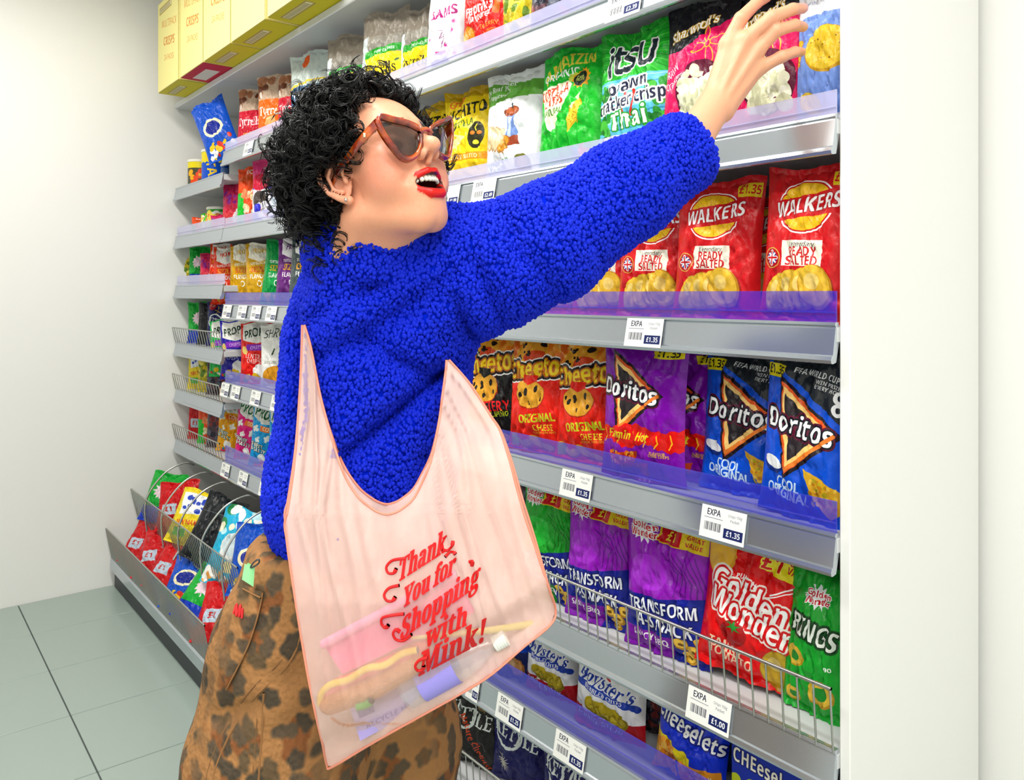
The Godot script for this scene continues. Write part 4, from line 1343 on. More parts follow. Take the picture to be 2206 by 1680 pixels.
func ticket(price: String, label: String, y: float, px: float, w := 0.095, group := "") -> void:
	var x := along(px, -FRONT + 0.004)
	var a := Vector3(0, y + 0.0625, -FRONT + 0.0005)
	var b := Vector3(0, y + 0.007, -FRONT + 0.0118)
	var k := "ticket " + price
	var m := part("price_ticket", card_mesh(w, (a - b).length(), 0.0008), print_material(k, (a - b).length() / w, 256), self)
	m.material_override.roughness = 0.55
	m.material_override.normal_enabled = false
	var up := (a - b).normalized()
	m.transform = Transform3D(Basis(Vector3.RIGHT, up, Vector3.RIGHT.cross(up)), Vector3(x, 0, 0) + (a + b) / 2.0)
	tag(m, label, "price ticket", group)

func card_mesh(w: float, h: float, t: float) -> ArrayMesh:
	var rows := [[], []]
	for j in 2:
		for i in 2: rows[j].append(Vector3((i - 0.5) * w, (0.5 - j) * h, t / 2))
	return sheet(rows, t)

# a printed carton: front, sides and the underside each carry print
func carton(kind: String, under: String, w: float, h: float, d: float, label: String, where: Vector3, called := "carton", cat := "carton") -> void:
	var o := thing(called, label, cat, where)
	part("body", bevel_box(Vector3(-w / 2, 0.001, -d), Vector3(w / 2, h, -0.001), 0.003), mat(Color("f0e08a") if kind == "carton_yellow" else Color("8a1020") if kind == "carton_red" else Color("1a2f9e"), 0.7), o)
	var f := part("front_print", card_mesh(w - 0.004, h - 0.004, 0.0006), print_material(kind, h / w, 256), o, Vector3(0, h / 2, 0.0004))
	f.material_override.normal_enabled = false
	f.material_override.roughness = 0.6
	if under:
		var u := part("base_print", card_mesh(w - 0.004, d - 0.004, 0.0006), print_material(under, d / w, 256), o, Vector3(0, 0.0, -d / 2))
		u.rotation_degrees.x = 90.0
		u.material_override.normal_enabled = false
		u.material_override.roughness = 0.6

func tub(kind: String, label: String, y: float, px: float, r: float, h: float, dz := 0.0) -> void:
	var z := -FRONT - 0.03 - r + dz
	var o := thing("snack_tub", label, "tub", Vector3(along(px, z), y, z))
	var m := print_material(kind, h / (TAU * r) * 2.0, 256)
	part("tube", lathe([Vector2(r, 0.0), Vector2(r, h)], 32), m, o).material_override.uv1_scale = Vector3(2, 1, 1)
	m.texture_repeat = true
	m.normal_enabled = false
	part("lid", lathe([Vector2(r * 1.01, h - 0.004), Vector2(r * 1.04, h - 0.003), Vector2(r * 1.04, h + 0.006), Vector2(r * 0.99, h + 0.009), Vector2(0.001, h + 0.008)], 32), mat(Color(0.92, 0.92, 0.88), 0.4), o)

func stock() -> void:
	var L := LEVELS
	# cartons on the canopy
	var edge := -1.07
	for c in [[-3.84, 0.32, "carton_under", "yellow carton against the end wall on top of the shelving"], [-3.50, 0.31, "carton_red", "bright yellow carton with a red printed base on the canopy"], [-3.18, 0.31, "carton_under", "pale yellow carton overhanging the canopy, beside the carton with the red base"], [-2.85, 0.33, "carton_under", "yellow carton two along from the carton with the red base"], [-2.49, 0.35, "carton_under", "yellow carton three along from the carton with the red base"]]:
		carton("carton_yellow", c[2], c[1], 0.42, 0.5, c[3], Vector3(c[0], 2.353, edge))
	# top row
	packet("hand_silver_blue", "silver crisp packet with a hole in its top and a dark blue lower half", L[0], 668, 0.2, 0.3, {"yaw": 22, "roll": 3, "px": 256})
	packet("hand_red", "dark red packet edge behind the silver and blue packet on the top shelf", L[0], 636, 0.18, 0.27, {"yaw": 30, "z": -0.03, "px": 192})
	packet("hand_silver_yellow", "silver and yellow crisp packet with a green stripe, hidden low behind the curls", L[0], 742, 0.19, 0.29, {"yaw": 22, "roll": -2, "px": 256})
	packet("hand_silver_yellow", "silver and yellow crisp packet with a green stripe, standing clear above the hair", L[0], 826, 0.2, 0.3, {"yaw": 20, "px": 256})
	packet("hand_silver_yellow", "silver and yellow crisp packet half hidden beside the white drawn packet", L[0], 902, 0.17, 0.28, {"yaw": 14, "z": -0.05, "px": 256})
	packet("drawn_white", "white crisp packet with purple line drawings on the top shelf", L[0], 958, 0.15, 0.29, {"yaw": 14, "roll": -2, "px": 256})
	packet("paprika_red", "bright red paprika crisp packet on the top shelf", L[0], 1050, 0.19, 0.28, {"yaw": 10, "px": 320})
	packet("leaf_yellow", "yellow green packet beside the red paprika packet on the top shelf", L[0], 1122, 0.13, 0.27, {"yaw": 6, "z": -0.02, "px": 192})
	packet("smoke_clear", "smoky clear snack packet on the top shelf, beside the yellow green one", L[0], 1200, 0.18, 0.27, {"px": 192, "group": "smoky packets on the top shelf"})
	packet("smoke_clear", "smoky clear snack packet at the end of the top shelf", L[0], 1330, 0.18, 0.27, {"px": 192, "group": "smoky packets on the top shelf"})
	packet("hand_red", "crimson hand cooked crisp packet on the far top shelf", L[0], 545, 0.17, 0.28, {"yaw": 34, "px": 192})
	packet("hand_orange", "orange hand cooked crisp packet beside the crimson one on the far top shelf", L[0], 598, 0.2, 0.29, {"yaw": 34, "px": 192})
	# second row
	packet("berry_red", "berry red snack packet on the second shelf beside the sweets bay", L[1], 510, 0.16, 0.23, {"yaw": 36, "px": 192})
	packet("rice_orange", "orange and green rice snack packet on the second shelf", L[1], 541, 0.15, 0.27, {"yaw": 36, "px": 192})
	packet("cookie_purple", "white packet with a pink top and a dark biscuit on the second shelf", L[1], 581, 0.18, 0.28, {"yaw": 36, "px": 192})
	packet("milk_blue", "blue and white blotched packet on the second shelf beside the hair", L[1], 622, 0.18, 0.27, {"yaw": 34, "px": 192})
	packet("maize_yellow", "yellow tortilla chip packet beside the face, behind the sunglasses", L[1], 932, 0.18, 0.28, {"yaw": 16, "roll": 2, "px": 384, "z": -0.02})
	packet("maize_yellow", "yellow tortilla chip packet with a masked face, next to the white pepper mill packet", L[1], 1006, 0.19, 0.28, {"yaw": 12, "px": 384})
	packet("pepper_white", "white crisp packet with a pepper mill under a green top", L[1], 1106, 0.2, 0.285, {"yaw": 8, "px": 448, "d": 0.085})
	packet("tortilla_green", "bright green tortilla chip packet with a cream triangle", L[1], 1232, 0.215, 0.292, {"yaw": 8, "px": 512, "d": 0.085, "roll": -1})
	packet("prawn_green", "green and sky blue prawn cracker packet with chillies", L[1], 1366, 0.205, 0.285, {"yaw": 4, "px": 512, "d": 0.07})
	packet("prawn_pink", "pink and black prawn cracker packet with a golden flower, left of the reaching hand", L[1], 1494, 0.165, 0.275, {"yaw": 2, "px": 448, "roll": -3, "d": 0.06, "y": 0.012})
	packet("prawn_pink", "pink and black prawn cracker packet gripped by the reaching hand", L[1], 1645, 0.155, 0.27, {"yaw": 0, "px": 448, "d": 0.06, "z": -0.01})
	packet("tortilla_blue", "pale blue and white rolled tortilla packet at the end of the second shelf", L[1], 1775, 0.115, 0.265, {"yaw": -4, "px": 320, "d": 0.06})
	# third row
	var far := [["flavour_red", 490, "red and white"], ["flavour_gold", 529, "pale gold"], ["flavour_gold", 566, "deep gold"], ["flavour_green", 598, "green"], ["flavour_purple", 631, "purple"], ["flavour_black", 661, "black and white"]]
	for i in far.size():
		packet(far[i][0], "%s tortilla chip packet on the third shelf behind the fleece" % far[i][2] if i not in [1, 2] else "gold tortilla chip packet beside the %s" % ["red and white one", "green one"][i - 1], L[2], far[i][1], 0.165, 0.27, {"yaw": 40, "px": 192, "roll": [0, 0, 2, -6, -4, -3][i]})
	packet("hand_red", "magenta packet peeping out above the fleece shoulder", L[2], 690, 0.12, 0.26, {"yaw": 36, "px": 192})
	packet("potato_green", "green crisp packet under the price ticket behind the chin", L[2], 985, 0.19, 0.27, {"yaw": 20, "px": 320})
	packet("potato_green", "green crisp packet just above the blue sleeve", L[2], 1062, 0.19, 0.272, {"yaw": 20, "px": 320})
	packet("potato_green", "green crisp packet behind the neck, mostly hidden", L[2], 915, 0.19, 0.26, {"yaw": 20, "px": 320})
	var reds := [[1737, "red crisp packet at the end of the third shelf, with a flag roundel"], [1541, "large red crisp packet in full view beside the blue cuff"], [1413, "red crisp packet half covered by the full red packet"], [1306, "red crisp packet under the blue sleeve, third from the shelf end"], [1210, "red crisp packet corner under the blue sleeve, nearest the shopper"]]
	for i in reds.size():
		packet("potato_red", reds[i][1], L[2], reds[i][0], 0.182, 0.275, {"yaw": [4, 14, 18, 18, 18][i], "px": 512, "d": 0.07, "z": [0.0, 0.0, -0.012, -0.024, -0.03][i], "roll": [-3, -1, -1, 0, 0][i]})
	packet("potato_red", "red crisp packet in shadow behind the two front ones", L[2], 1640, 0.17, 0.25, {"z": -0.12, "px": 512})
	# fourth row
	for q in [["chips_green", 488, "bright green lentil chip packet on the fourth shelf"], ["chips_blue", 514, "deep blue lentil chip packet on the fourth shelf"], ["chips_red", 558, "red lentil chip packet on the fourth shelf"], ["chips_white", 604, "plain white mushroom crisp packet on the fourth shelf"]]:
		packet(q[0], q[2], L[3], q[1], 0.185, 0.27, {"yaw": 40, "px": 192, "roll": 2})
	packet("puffs_orange", "orange puff packet at the fleece's edge, mostly hidden", L[3], 1010, 0.17, 0.285, {"yaw": 18, "px": 448, "z": -0.05})
	packet("puffs_black", "black and orange fiery cheese puff packet", L[3], 1067, 0.19, 0.29, {"yaw": 18, "px": 448})
	packet("puffs_orange", "orange and red cheese puff packet in full view", L[3], 1165, 0.205, 0.29, {"yaw": 12, "px": 448, "d": 0.08})
	packet("puffs_orange", "orange and red cheese puff packet half covered by the purple packet", L[3], 1268, 0.2, 0.285, {"yaw": 10, "px": 448, "z": -0.015})
	packet("corn_purple", "purple tortilla chip packet with a red flame band, in full view", L[3], 1382, 0.222, 0.298, {"yaw": 4, "px": 512, "d": 0.06, "roll": 1, "z": 0.004})
	packet("corn_purple", "purple tortilla chip packet behind the full purple one", L[3], 1476, 0.2, 0.285, {"yaw": 2, "px": 512, "z": -0.07})
	packet("corn_blue", "blue tortilla chip packet half covered by another blue one", L[3], 1597, 0.185, 0.285, {"yaw": 6, "px": 512, "z": -0.05, "roll": -1})
	packet("corn_blue", "blue tortilla chip packet at the end of the fourth shelf", L[3], 1722, 0.165, 0.29, {"yaw": -2, "px": 512, "roll": -3, "d": 0.06})
	# fifth row, behind the wire front
	for q in [["corn_yellow", 508, "yellow popcorn packet on the fifth shelf"], ["corn_pink", 548, "magenta popcorn packet between the yellow and the sky blue ones"], ["corn_sky", 582, "sky blue popcorn packet beside the magenta one"], ["corn_sky", 622, "sky blue popcorn packet at the edge of the fleece"]]:
		packet(q[0], q[2], L[4], q[1], 0.2, 0.285, {"yaw": 42, "px": 224, "roll": -3, "d": 0.1})
	packet("smoke_clear", "dark snack packet in shadow beside the green snack packet", L[4], 1128, 0.16, 0.28, {"z": -0.04, "px": 192})
	packet("shapes_green", "green and blue shaped snack packet beside the tote", L[4], 1188, 0.185, 0.285, {"yaw": 10, "px": 448})
	packet("shapes_purple", "purple and blue shaped snack packet next to the green one", L[4], 1290, 0.19, 0.29, {"yaw": 8, "px": 448})
	packet("shapes_purple", "purple and blue shaped snack packet next to the red tomato packet", L[4], 1437, 0.205, 0.285, {"yaw": 8, "px": 448, "z": 0.004, "d": 0.07})
	packet("tomato_red", "red tangy tomato crisp packet standing in the wire front", L[4], 1622, 0.235, 0.29, {"yaw": 12, "px": 512, "roll": -5, "d": 0.09, "y": 0.012})
	packet("rings_green", "green onion ring packet at the end of the fifth shelf", L[4], 1752, 0.125, 0.27, {"yaw": 0, "px": 448, "roll": -3, "d": 0.07, "z": -0.03})
	# sixth row
	packet("hoops_blue", "blue hoop snack packet beside the foot of the tote", L[5], 1104, 0.15, 0.205, {"yaw": 14, "px": 320})
	packet("bubbled", "white and red bubbled chip packet, half covered by its neighbour", L[5], 1190, 0.16, 0.205, {"yaw": 12, "px": 448, "z": -0.02})
	packet("bubbled", "white and red bubbled chip packet in full view on the sixth shelf", L[5], 1312, 0.185, 0.215, {"yaw": 14, "px": 448, "roll": -3})
	packet("smoke_clear", "dark brown snack packet between the white and the blue ones on the sixth shelf", L[5], 1400, 0.12, 0.2, {"z": -0.1, "px": 192})
	packet("cheese_blue", "royal blue cheese biscuit packet on the sixth shelf", L[5], 1482, 0.165, 0.19, {"yaw": 8, "px": 448, "roll": -6})
	packet("teal_snack", "teal snack packet behind the royal blue one", L[5], 1530, 0.17, 0.205, {"z": -0.11, "px": 320})
	carton("cheese_box", "", 0.155, 0.19, 0.07, "dark blue cheese biscuit carton at the end of the sixth shelf", Vector3(along(1655, -1.23), L[5] + RISE + 0.001, -1.23), "biscuit_carton", "carton")
	# base deck
	packet("mild_yellow", "yellow lentil crisp packet on the base deck beside the trousers", 0.066, 945, 0.16, 0.25, {"yaw": 18, "px": 192})
	packet("kettle_black", "black hand cooked crisp packet on the base deck", 0.066, 1020, 0.19, 0.262, {"yaw": 18, "px": 384})
	packet("kettle_blue", "navy hand cooked crisp packet beside the black one on the base deck", 0.066, 1122, 0.19, 0.262, {"yaw": 14, "px": 384, "z": -0.04})
	packet("kettle_blue", "navy hand cooked crisp packet with a red price spot under the sixth shelf", 0.066, 1235, 0.19, 0.25, {"yaw": 12, "px": 384, "z": -0.04})
	# price tickets
	ticket("£2.39", "white price ticket reading two thirty-nine on the top channel", L[0], 1345)
	ticket("£2.49", "white price ticket reading two forty-nine under the yellow packets", L[1], 1043)
	ticket("£1.99", "white price ticket beside the chin, half hidden", L[1], 968)
	ticket("£1.35", "white price ticket under the red packets", L[2], 1388)
	ticket("£1.35", "white price ticket under the cheese puffs", L[3], 1242)
	ticket("£1.35", "white price ticket under the blue tortilla packets", L[3], 1558)
	ticket("£1.00", "white price ticket under the purple shaped snacks", L[4], 1527)
	ticket("£1.25", "white price ticket under the hoop snacks", L[5], 1098)
	ticket("£1.25", "white price ticket by the tote's lower hem", L[5], 1020, 0.05)
	ticket("£1.35", "white price ticket under the full bubbled chip packet", L[5], 1228)
	for i in 3:
		var far_px: Array = [[490, 522, 552, 585], [485, 508, 551, 596], [486, 524, 570]][i]
		var over: Array = [["red and white packet", "first gold packet", "second gold packet", "green packet"], ["bright green packet", "deep blue packet", "red lentil packet", "white mushroom packet"], ["yellow popcorn", "magenta popcorn", "sky blue popcorn"]][i]
		for k in far_px.size():
			ticket("£1.35", "small white price ticket on the %s channel below the %s" % [["third", "fourth", "fifth"][i], over[k]], L[i + 2], far_px[k], 0.095, "far price tickets on the %s channel" % ["third", "fourth", "fifth"][i])
	ticket("£2.39", "white price ticket on the far end of the top channel", L[0], 536)
	ticket("£2.49", "white price ticket on the far second channel below the packets", L[1], 640)
	far_bay()
	baskets()

func far_bay() -> void:
	var E := FAR_LEVELS
	tub("tub_blue", "blue crisp tub with a yellow top in the sweets bay", E[0] + RISE, 464, 0.062, 0.15)
	tub("tub_brown", "brown crisp tub with a yellow top beside the end wall", E[0] + RISE, 430, 0.055, 0.13)
	tub("tub_green", "pale tub with a green lid in the sweets bay", E[1] + RISE, 472, 0.055, 0.12, -0.02)
	for q in [["rice_orange", 432, 0.1, 0.09], ["tub_green", 451, 0.1, 0.1], ["berry_red", 474, 0.1, 0.08]]:
		packet(q[0], "small %s sweet bag at the front of the second sweets shelf" % {"rice_orange": "orange", "tub_green": "pale green", "berry_red": "pink"}[q[0]], E[1], q[1], q[2], q[3], {"yaw": 40, "px": 128, "d": 0.05, "called": "sweet_bag", "cat": "sweet bag", "z": 0.01})
	loose("basket_blue", "blue crisp packet leaning sideways over the crisp tubs", Vector3(along(466, -1.2), 2.13, -1.2), 0.17, 0.29, 0.07, Vector3(-8, 40, 24))
	packet("leaf_yellow", "mustard sweet bag on the third sweets shelf against the end wall", E[2], 415, 0.13, 0.18, {"yaw": 40, "px": 128, "called": "sweet_bag", "cat": "sweet bag"})
	packet("basket_green", "green sweet bag on the third sweets shelf", E[2], 432, 0.14, 0.2, {"yaw": 40, "px": 128, "called": "sweet_bag", "cat": "sweet bag"})
	packet("berry_red", "dark pink sweet bag on the third sweets shelf", E[2], 455, 0.13, 0.16, {"yaw": 40, "px": 128, "called": "sweet_bag", "cat": "sweet bag"})
	packet("flavour_red", "red sweet bag at the end of the third sweets shelf", E[2], 474, 0.12, 0.2, {"yaw": 40, "px": 128, "called": "sweet_bag", "cat": "sweet bag"})
	for i in [3, 4, 5]:
		var kinds: Array = [["basket_green", "basket_black", "kettle_blue"], ["basket_yellow", "leaf_yellow", "smoke_clear"], ["basket_red", "rice_orange", "smoke_clear"]][i - 3]
		for k in 3:
			packet(kinds[k], "%s sweet bag in the %s wire tray of the sweets bay" % [[["green", "black", "navy"], ["yellow", "mustard", "smoky"], ["red", "orange", "dark"]][i - 3][k], ["upper", "middle", "lower"][i - 3]], E[i], [430, 452, 472][k], 0.14, 0.21, {"yaw": 40, "px": 128, "d": 0.06, "called": "sweet_bag", "cat": "sweet bag", "z": -0.01})

# the two-tier wire dump basket that stands out in front of the far shelves
func baskets() -> void:
	const A := -4.14
	const B := -2.72
	var o := thing("wire_basket_rack", "two-tier chrome wire basket rack full of packets beside the trousers", "wire basket")
	part("plinth", bevel_box(Vector3(A, 0.0, -FRONT + 0.02), Vector3(B, 0.085, -0.91), 0.004), M.plinth, o)
	part("deck", bevel_box(Vector3(A, 0.085, -FRONT + 0.02), Vector3(B, 0.14, -0.89), 0.006), M.channel, o)
	fence(o, A, B, 0.14, 0.285, -0.9, -0.875, 0.016, "lower_wire_front")
	fence(o, A, B, 0.3, 0.455, -1.02, -0.985, 0.026, "upper_wire_front")
	for q in [[0.305, -1.02], [0.145, -0.905]]:
		var st := SurfaceTool.new()
		st.begin(Mesh.PRIMITIVE_TRIANGLES)
		for i in 8: add_tube(st, [Vector3(A, q[0], q[1] - i * 0.02), Vector3(B, q[0], q[1] - i * 0.02)], 0.0018, 5)
		part("wire_floor", st.commit(), M.chrome, o).set_meta("kind", "stuff")
	for x in [-3.88, -3.62, -3.38, -3.1, -2.86]:
		part("wire_divider", tube(smooth([Vector3(x, 0.3, -0.99), Vector3(x, 0.45, -0.985), Vector3(x, 0.56, -1.06), Vector3(x, 0.6, -1.15), Vector3(x, 0.585, -1.2)]), 0.004, 8), M.chrome, o)
	for x in [-3.5, -2.95]:
		part("bracket", tube([Vector3(x, 0.14, -0.9), Vector3(x, 0.31, -1.02)], 0.006, 8), M.chrome, o)
	var up := [["basket_green", -3.98, 0.24, "green packet in the upper basket against the end wall"], ["basket_red", -3.76, 0.22, "red and white packet in the upper basket beside the green one"], ["basket_yellow", -3.54, 0.24, "yellow and white packet in the upper basket"], ["basket_black", -3.27, 0.28, "crumpled black packet in the upper basket"], ["basket_sky", -3.02, 0.3, "sky blue packet with a white pot in the upper basket"], ["basket_blue", -2.82, 0.26, "blue packet in the upper basket behind the trousers"]]
	for i in up.size():
		loose(up[i][0], up[i][3], Vector3(up[i][1], 0.43 + 0.01 * (i % 2), -1.09), 0.2, up[i][2], 0.08, Vector3(-24, 38, [-6, 8, -10, -16, -10, 4][i]), "packets in the upper basket")
	var low := [["basket_red", -3.95], ["basket_red", -3.74], ["basket_red", -3.52], ["basket_blue", -3.3], ["basket_green", -3.1], ["basket_red", -2.9]]
	for i in low.size():
		loose(low[i][0], ["red packet in the lower basket against the end wall", "red packet in the lower basket between two red ones", "red packet in the lower basket beside the blue one", "blue packet low in the lower basket", "green packet low in the lower basket", "red packet in the lower basket behind the trousers"][i], Vector3(low[i][1], 0.245, -1.0), 0.2, 0.22, 0.08, Vector3(-40, 34, [-4, 10, -8, 4, -12, 6][i]), "packets in the lower basket")
# ---------------------------------------------------------------- the shopper
# her frame: x to the right across the aisle view, y up, z towards the camera's side of the aisle
var base0 := Vector3.ZERO

func G(px: float, py: float, t: float) -> Vector3:
	return Vector3((px - MID.x) / FOCAL * t, EYE + (MID.y - py) / FOCAL * t, -t) - base0

func smax(a: float, b: float, k: float) -> float: return -smin(-a, -b, k)

func chain(p: Vector3, pts: Array, k := 0.0) -> float:       # [[point, radius], ...]
	var d := 9.0
	for i in pts.size() - 1:
		var c := cone(p, pts[i][0], pts[i + 1][0], pts[i][1], pts[i + 1][1])
		d = minf(d, c) if k == 0.0 else smin(d, c, k)
	return d

# ---- head, in its own axes: x to her left, y up, z out of the face; the middle between the ears is the origin
const HS := 1.0
var hb: Basis
var ho: Vector3
var neck_foot: Vector3

func H(v: Vector3) -> Vector3: return ho + hb * (v * HS)     # head axes to her frame

func ear_field(q: Vector3) -> float:
	var e := q - Vector3(0.0715, -0.001, 0.003)
	e = Vector3(e.x * 0.92 + e.z * 0.38, e.y, e.z * 0.92 - e.x * 0.38)   # the ear stands off the head
	if e.length() > 0.07: return e.length() - 0.05
	var d := egg(e, Vector3(0.0, 0.002, -0.004), Vector3(0.0042, 0.029, 0.018))
	d = smin(d, chain(e, [[Vector3(0.003, 0.0, 0.004), 0.0026], [Vector3(0.010, 0.008, 0.011), 0.0028], [Vector3(0.013, 0.022, 0.013), 0.0032], [Vector3(0.015, 0.0325, 0.004), 0.0034], [Vector3(0.016, 0.032, -0.008), 0.0034], [Vector3(0.016, 0.022, -0.018), 0.0034], [Vector3(0.015, 0.006, -0.021), 0.0033], [Vector3(0.012, -0.012, -0.017), 0.0034], [Vector3(0.008, -0.024, -0.008), 0.0042], [Vector3(0.005, -0.031, 0.001), 0.0062]]), 0.003)
	d = smin(d, chain(e, [[Vector3(0.010, 0.020, 0.000), 0.0024], [Vector3(0.0115, 0.008, -0.0105), 0.0028], [Vector3(0.0105, -0.009, -0.0095), 0.0028], [Vector3(0.007, -0.018, -0.001), 0.003]]), 0.003)
	d = smax(d, -egg(e, Vector3(0.010, -0.003, -0.0005), Vector3(0.0105, 0.010, 0.0075)), 0.0025)
	d = smin(d, egg(e, Vector3(0.006, -0.005, 0.0085), Vector3(0.0042, 0.0062, 0.0036)), 0.003)
	return d

func lips(q: Vector3) -> float:
	var a := minf(cone(q, lu0, lu1, 0.0026, 0.004), minf(cone(q, lu1, lu2, 0.004, 0.0048), cone(q, lu2, lu3, 0.0048, 0.0046)))
	return minf(a, minf(cone(q, lu0, ll1, 0.0026, 0.0048), minf(cone(q, ll1, ll2, 0.0048, 0.0064), cone(q, ll2, ll3, 0.0064, 0.0064))))

const lu0 := Vector3(0.0285, -0.0435, 0.066)
const lu1 := Vector3(0.019, -0.0402, 0.0785)
const lu2 := Vector3(0.0062, -0.0382, 0.0872)
const lu3 := Vector3(0.0, -0.0398, 0.0876)
const ll1 := Vector3(0.0205, -0.0590, 0.0735)
const ll2 := Vector3(0.009, -0.067, 0.0795)
const ll3 := Vector3(0.0, -0.0675, 0.080)

func head_field(p: Vector3) -> float:
	var q := Vector3(absf(p.x), p.y, p.z)
	var d := egg(p, Vector3(0, 0.046, -0.014), Vector3(0.074, 0.079, 0.094))
	d = smin(d, egg(p, Vector3(0, 0.038, 0.016), Vector3(0.064, 0.066, 0.074)), 0.02)
	if p.y < 0.06:
		d = smin(d, egg(p, Vector3(0, -0.016, 0.026), Vector3(0.056, 0.066, 0.056)), 0.02)
		d = smin(d, cone(q, Vector3(0.052, -0.044, -0.006), Vector3(0.016, -0.084, 0.044), 0.016, 0.016), 0.028)
		d = smin(d, cone(p, Vector3(0, -0.05, -0.03), neck_foot, 0.05, 0.058), 0.03)
		d = smin(d, cone(q, Vector3(0.05, -0.045, -0.03), neck_foot + Vector3(0.012, 0.0, 0.055), 0.012, 0.016), 0.03)
	if p.z > 0.015 and p.y < 0.06:
		d = smin(d, egg(p, Vector3(0, -0.081, 0.053), Vector3(0.021, 0.0165, 0.0165)), 0.022)
		d = smin(d, egg(q, Vector3(0.044, -0.006, 0.05), Vector3(0.021, 0.02, 0.025)), 0.02)
		d = smin(d, egg(q, Vector3(0.041, -0.032, 0.046), Vector3(0.02, 0.022, 0.024)), 0.02)
	if p.z > 0.04 and p.y < 0.062:
		d = smin(d, cone(q, Vector3(0.010, 0.034, 0.082), Vector3(0.046, 0.030, 0.066), 0.010, 0.009), 0.016)
		d = smin(d, egg(p, Vector3(0, -0.049, 0.0595), Vector3(0.033, 0.03, 0.022)), 0.016)
		if p.y > -0.02:
			d = smax(d, -egg(q, Vector3(0.031, 0.010, 0.098), Vector3(0.019, 0.013, 0.022)), 0.014)
			d = smin(d, egg(q, Vector3(0.031, 0.011, 0.070), Vector3(0.0145, 0.0125, 0.0135)), 0.004)
		if p.y > -0.046:
			d = smin(d, cone(p, Vector3(0, 0.024, 0.082), Vector3(0, -0.009, 0.1055), 0.0072, 0.0086), 0.013)
			d = smin(d, egg(p, Vector3(0, -0.0125, 0.107), Vector3(0.0102, 0.009, 0.0098)), 0.008)
			d = smin(d, egg(q, Vector3(0.0112, -0.0185, 0.0935), Vector3(0.0056, 0.0066, 0.009)), 0.006)
			d = smin(d, cone(p, Vector3(0, -0.019, 0.1035), Vector3(0, -0.0265, 0.089), 0.0035, 0.004), 0.004)
			d = smax(d, -egg(q, Vector3(0.0060, -0.0245, 0.0985), Vector3(0.0038, 0.0048, 0.0062)), 0.003)
		if p.y < -0.01:
			d = smax(d, -cone(q, Vector3(0.020, -0.028, 0.0885), Vector3(0.0365, -0.043, 0.073), 0.0015, 0.002), 0.010)
			d = smax(d, -egg(p, Vector3(0, -0.0530, 0.083), Vector3(0.0248, 0.0142, 0.04)), 0.004)
			d = smin(d, lips(q), 0.0035)
	if q.x > 0.05: d = smin(d, ear_field(q), 0.006)
	return d

func head_paint(p: Vector3) -> Color:
	var q := Vector3(absf(p.x), p.y, p.z)
	var skin := Color(0.91, 0.64, 0.51)
	skin = skin.lerp(Color(0.89, 0.47, 0.40), 0.5 * exp(-((q - Vector3(0.05, -0.02, 0.055)).length_squared() / 0.0007)))   # rouge
	skin = skin.lerp(Color(0.88, 0.53, 0.44), 0.35 * exp(-((q - Vector3(0.08, -0.006, -0.015)).length_squared() / 0.0006)))
	skin = skin.lightened(0.05 * wob.get_noise_3dv(p * 160.0))
	var c := skin
	if p.z > 0.06 and lips(q) < 0.0009 and egg(p, Vector3(0, -0.0530, 0.083), Vector3(0.023, 0.0122, 0.04)) > -0.001: c = Color(0.84, 0.05, 0.045)
	elif p.z > 0.03 and egg(p, Vector3(0, -0.0530, 0.083), Vector3(0.0258, 0.0152, 0.042)) < 0.0008: c = Color(0.30, 0.06, 0.05)
	if p.z > 0.05 and absf(q.y - (0.035 - 9.0 * pow(maxf(q.x - 0.028, 0.0), 2.0))) < 0.0035 - 0.04 * maxf(q.x - 0.04, 0.0) and q.x > 0.014 and q.x < 0.056: c = Color(0.10, 0.06, 0.05)
	return c.srgb_to_linear()

# ---- clothes
var sleeve: Array
var cuff_at: Vector3
var cuff_dir: Vector3
var folds: Array

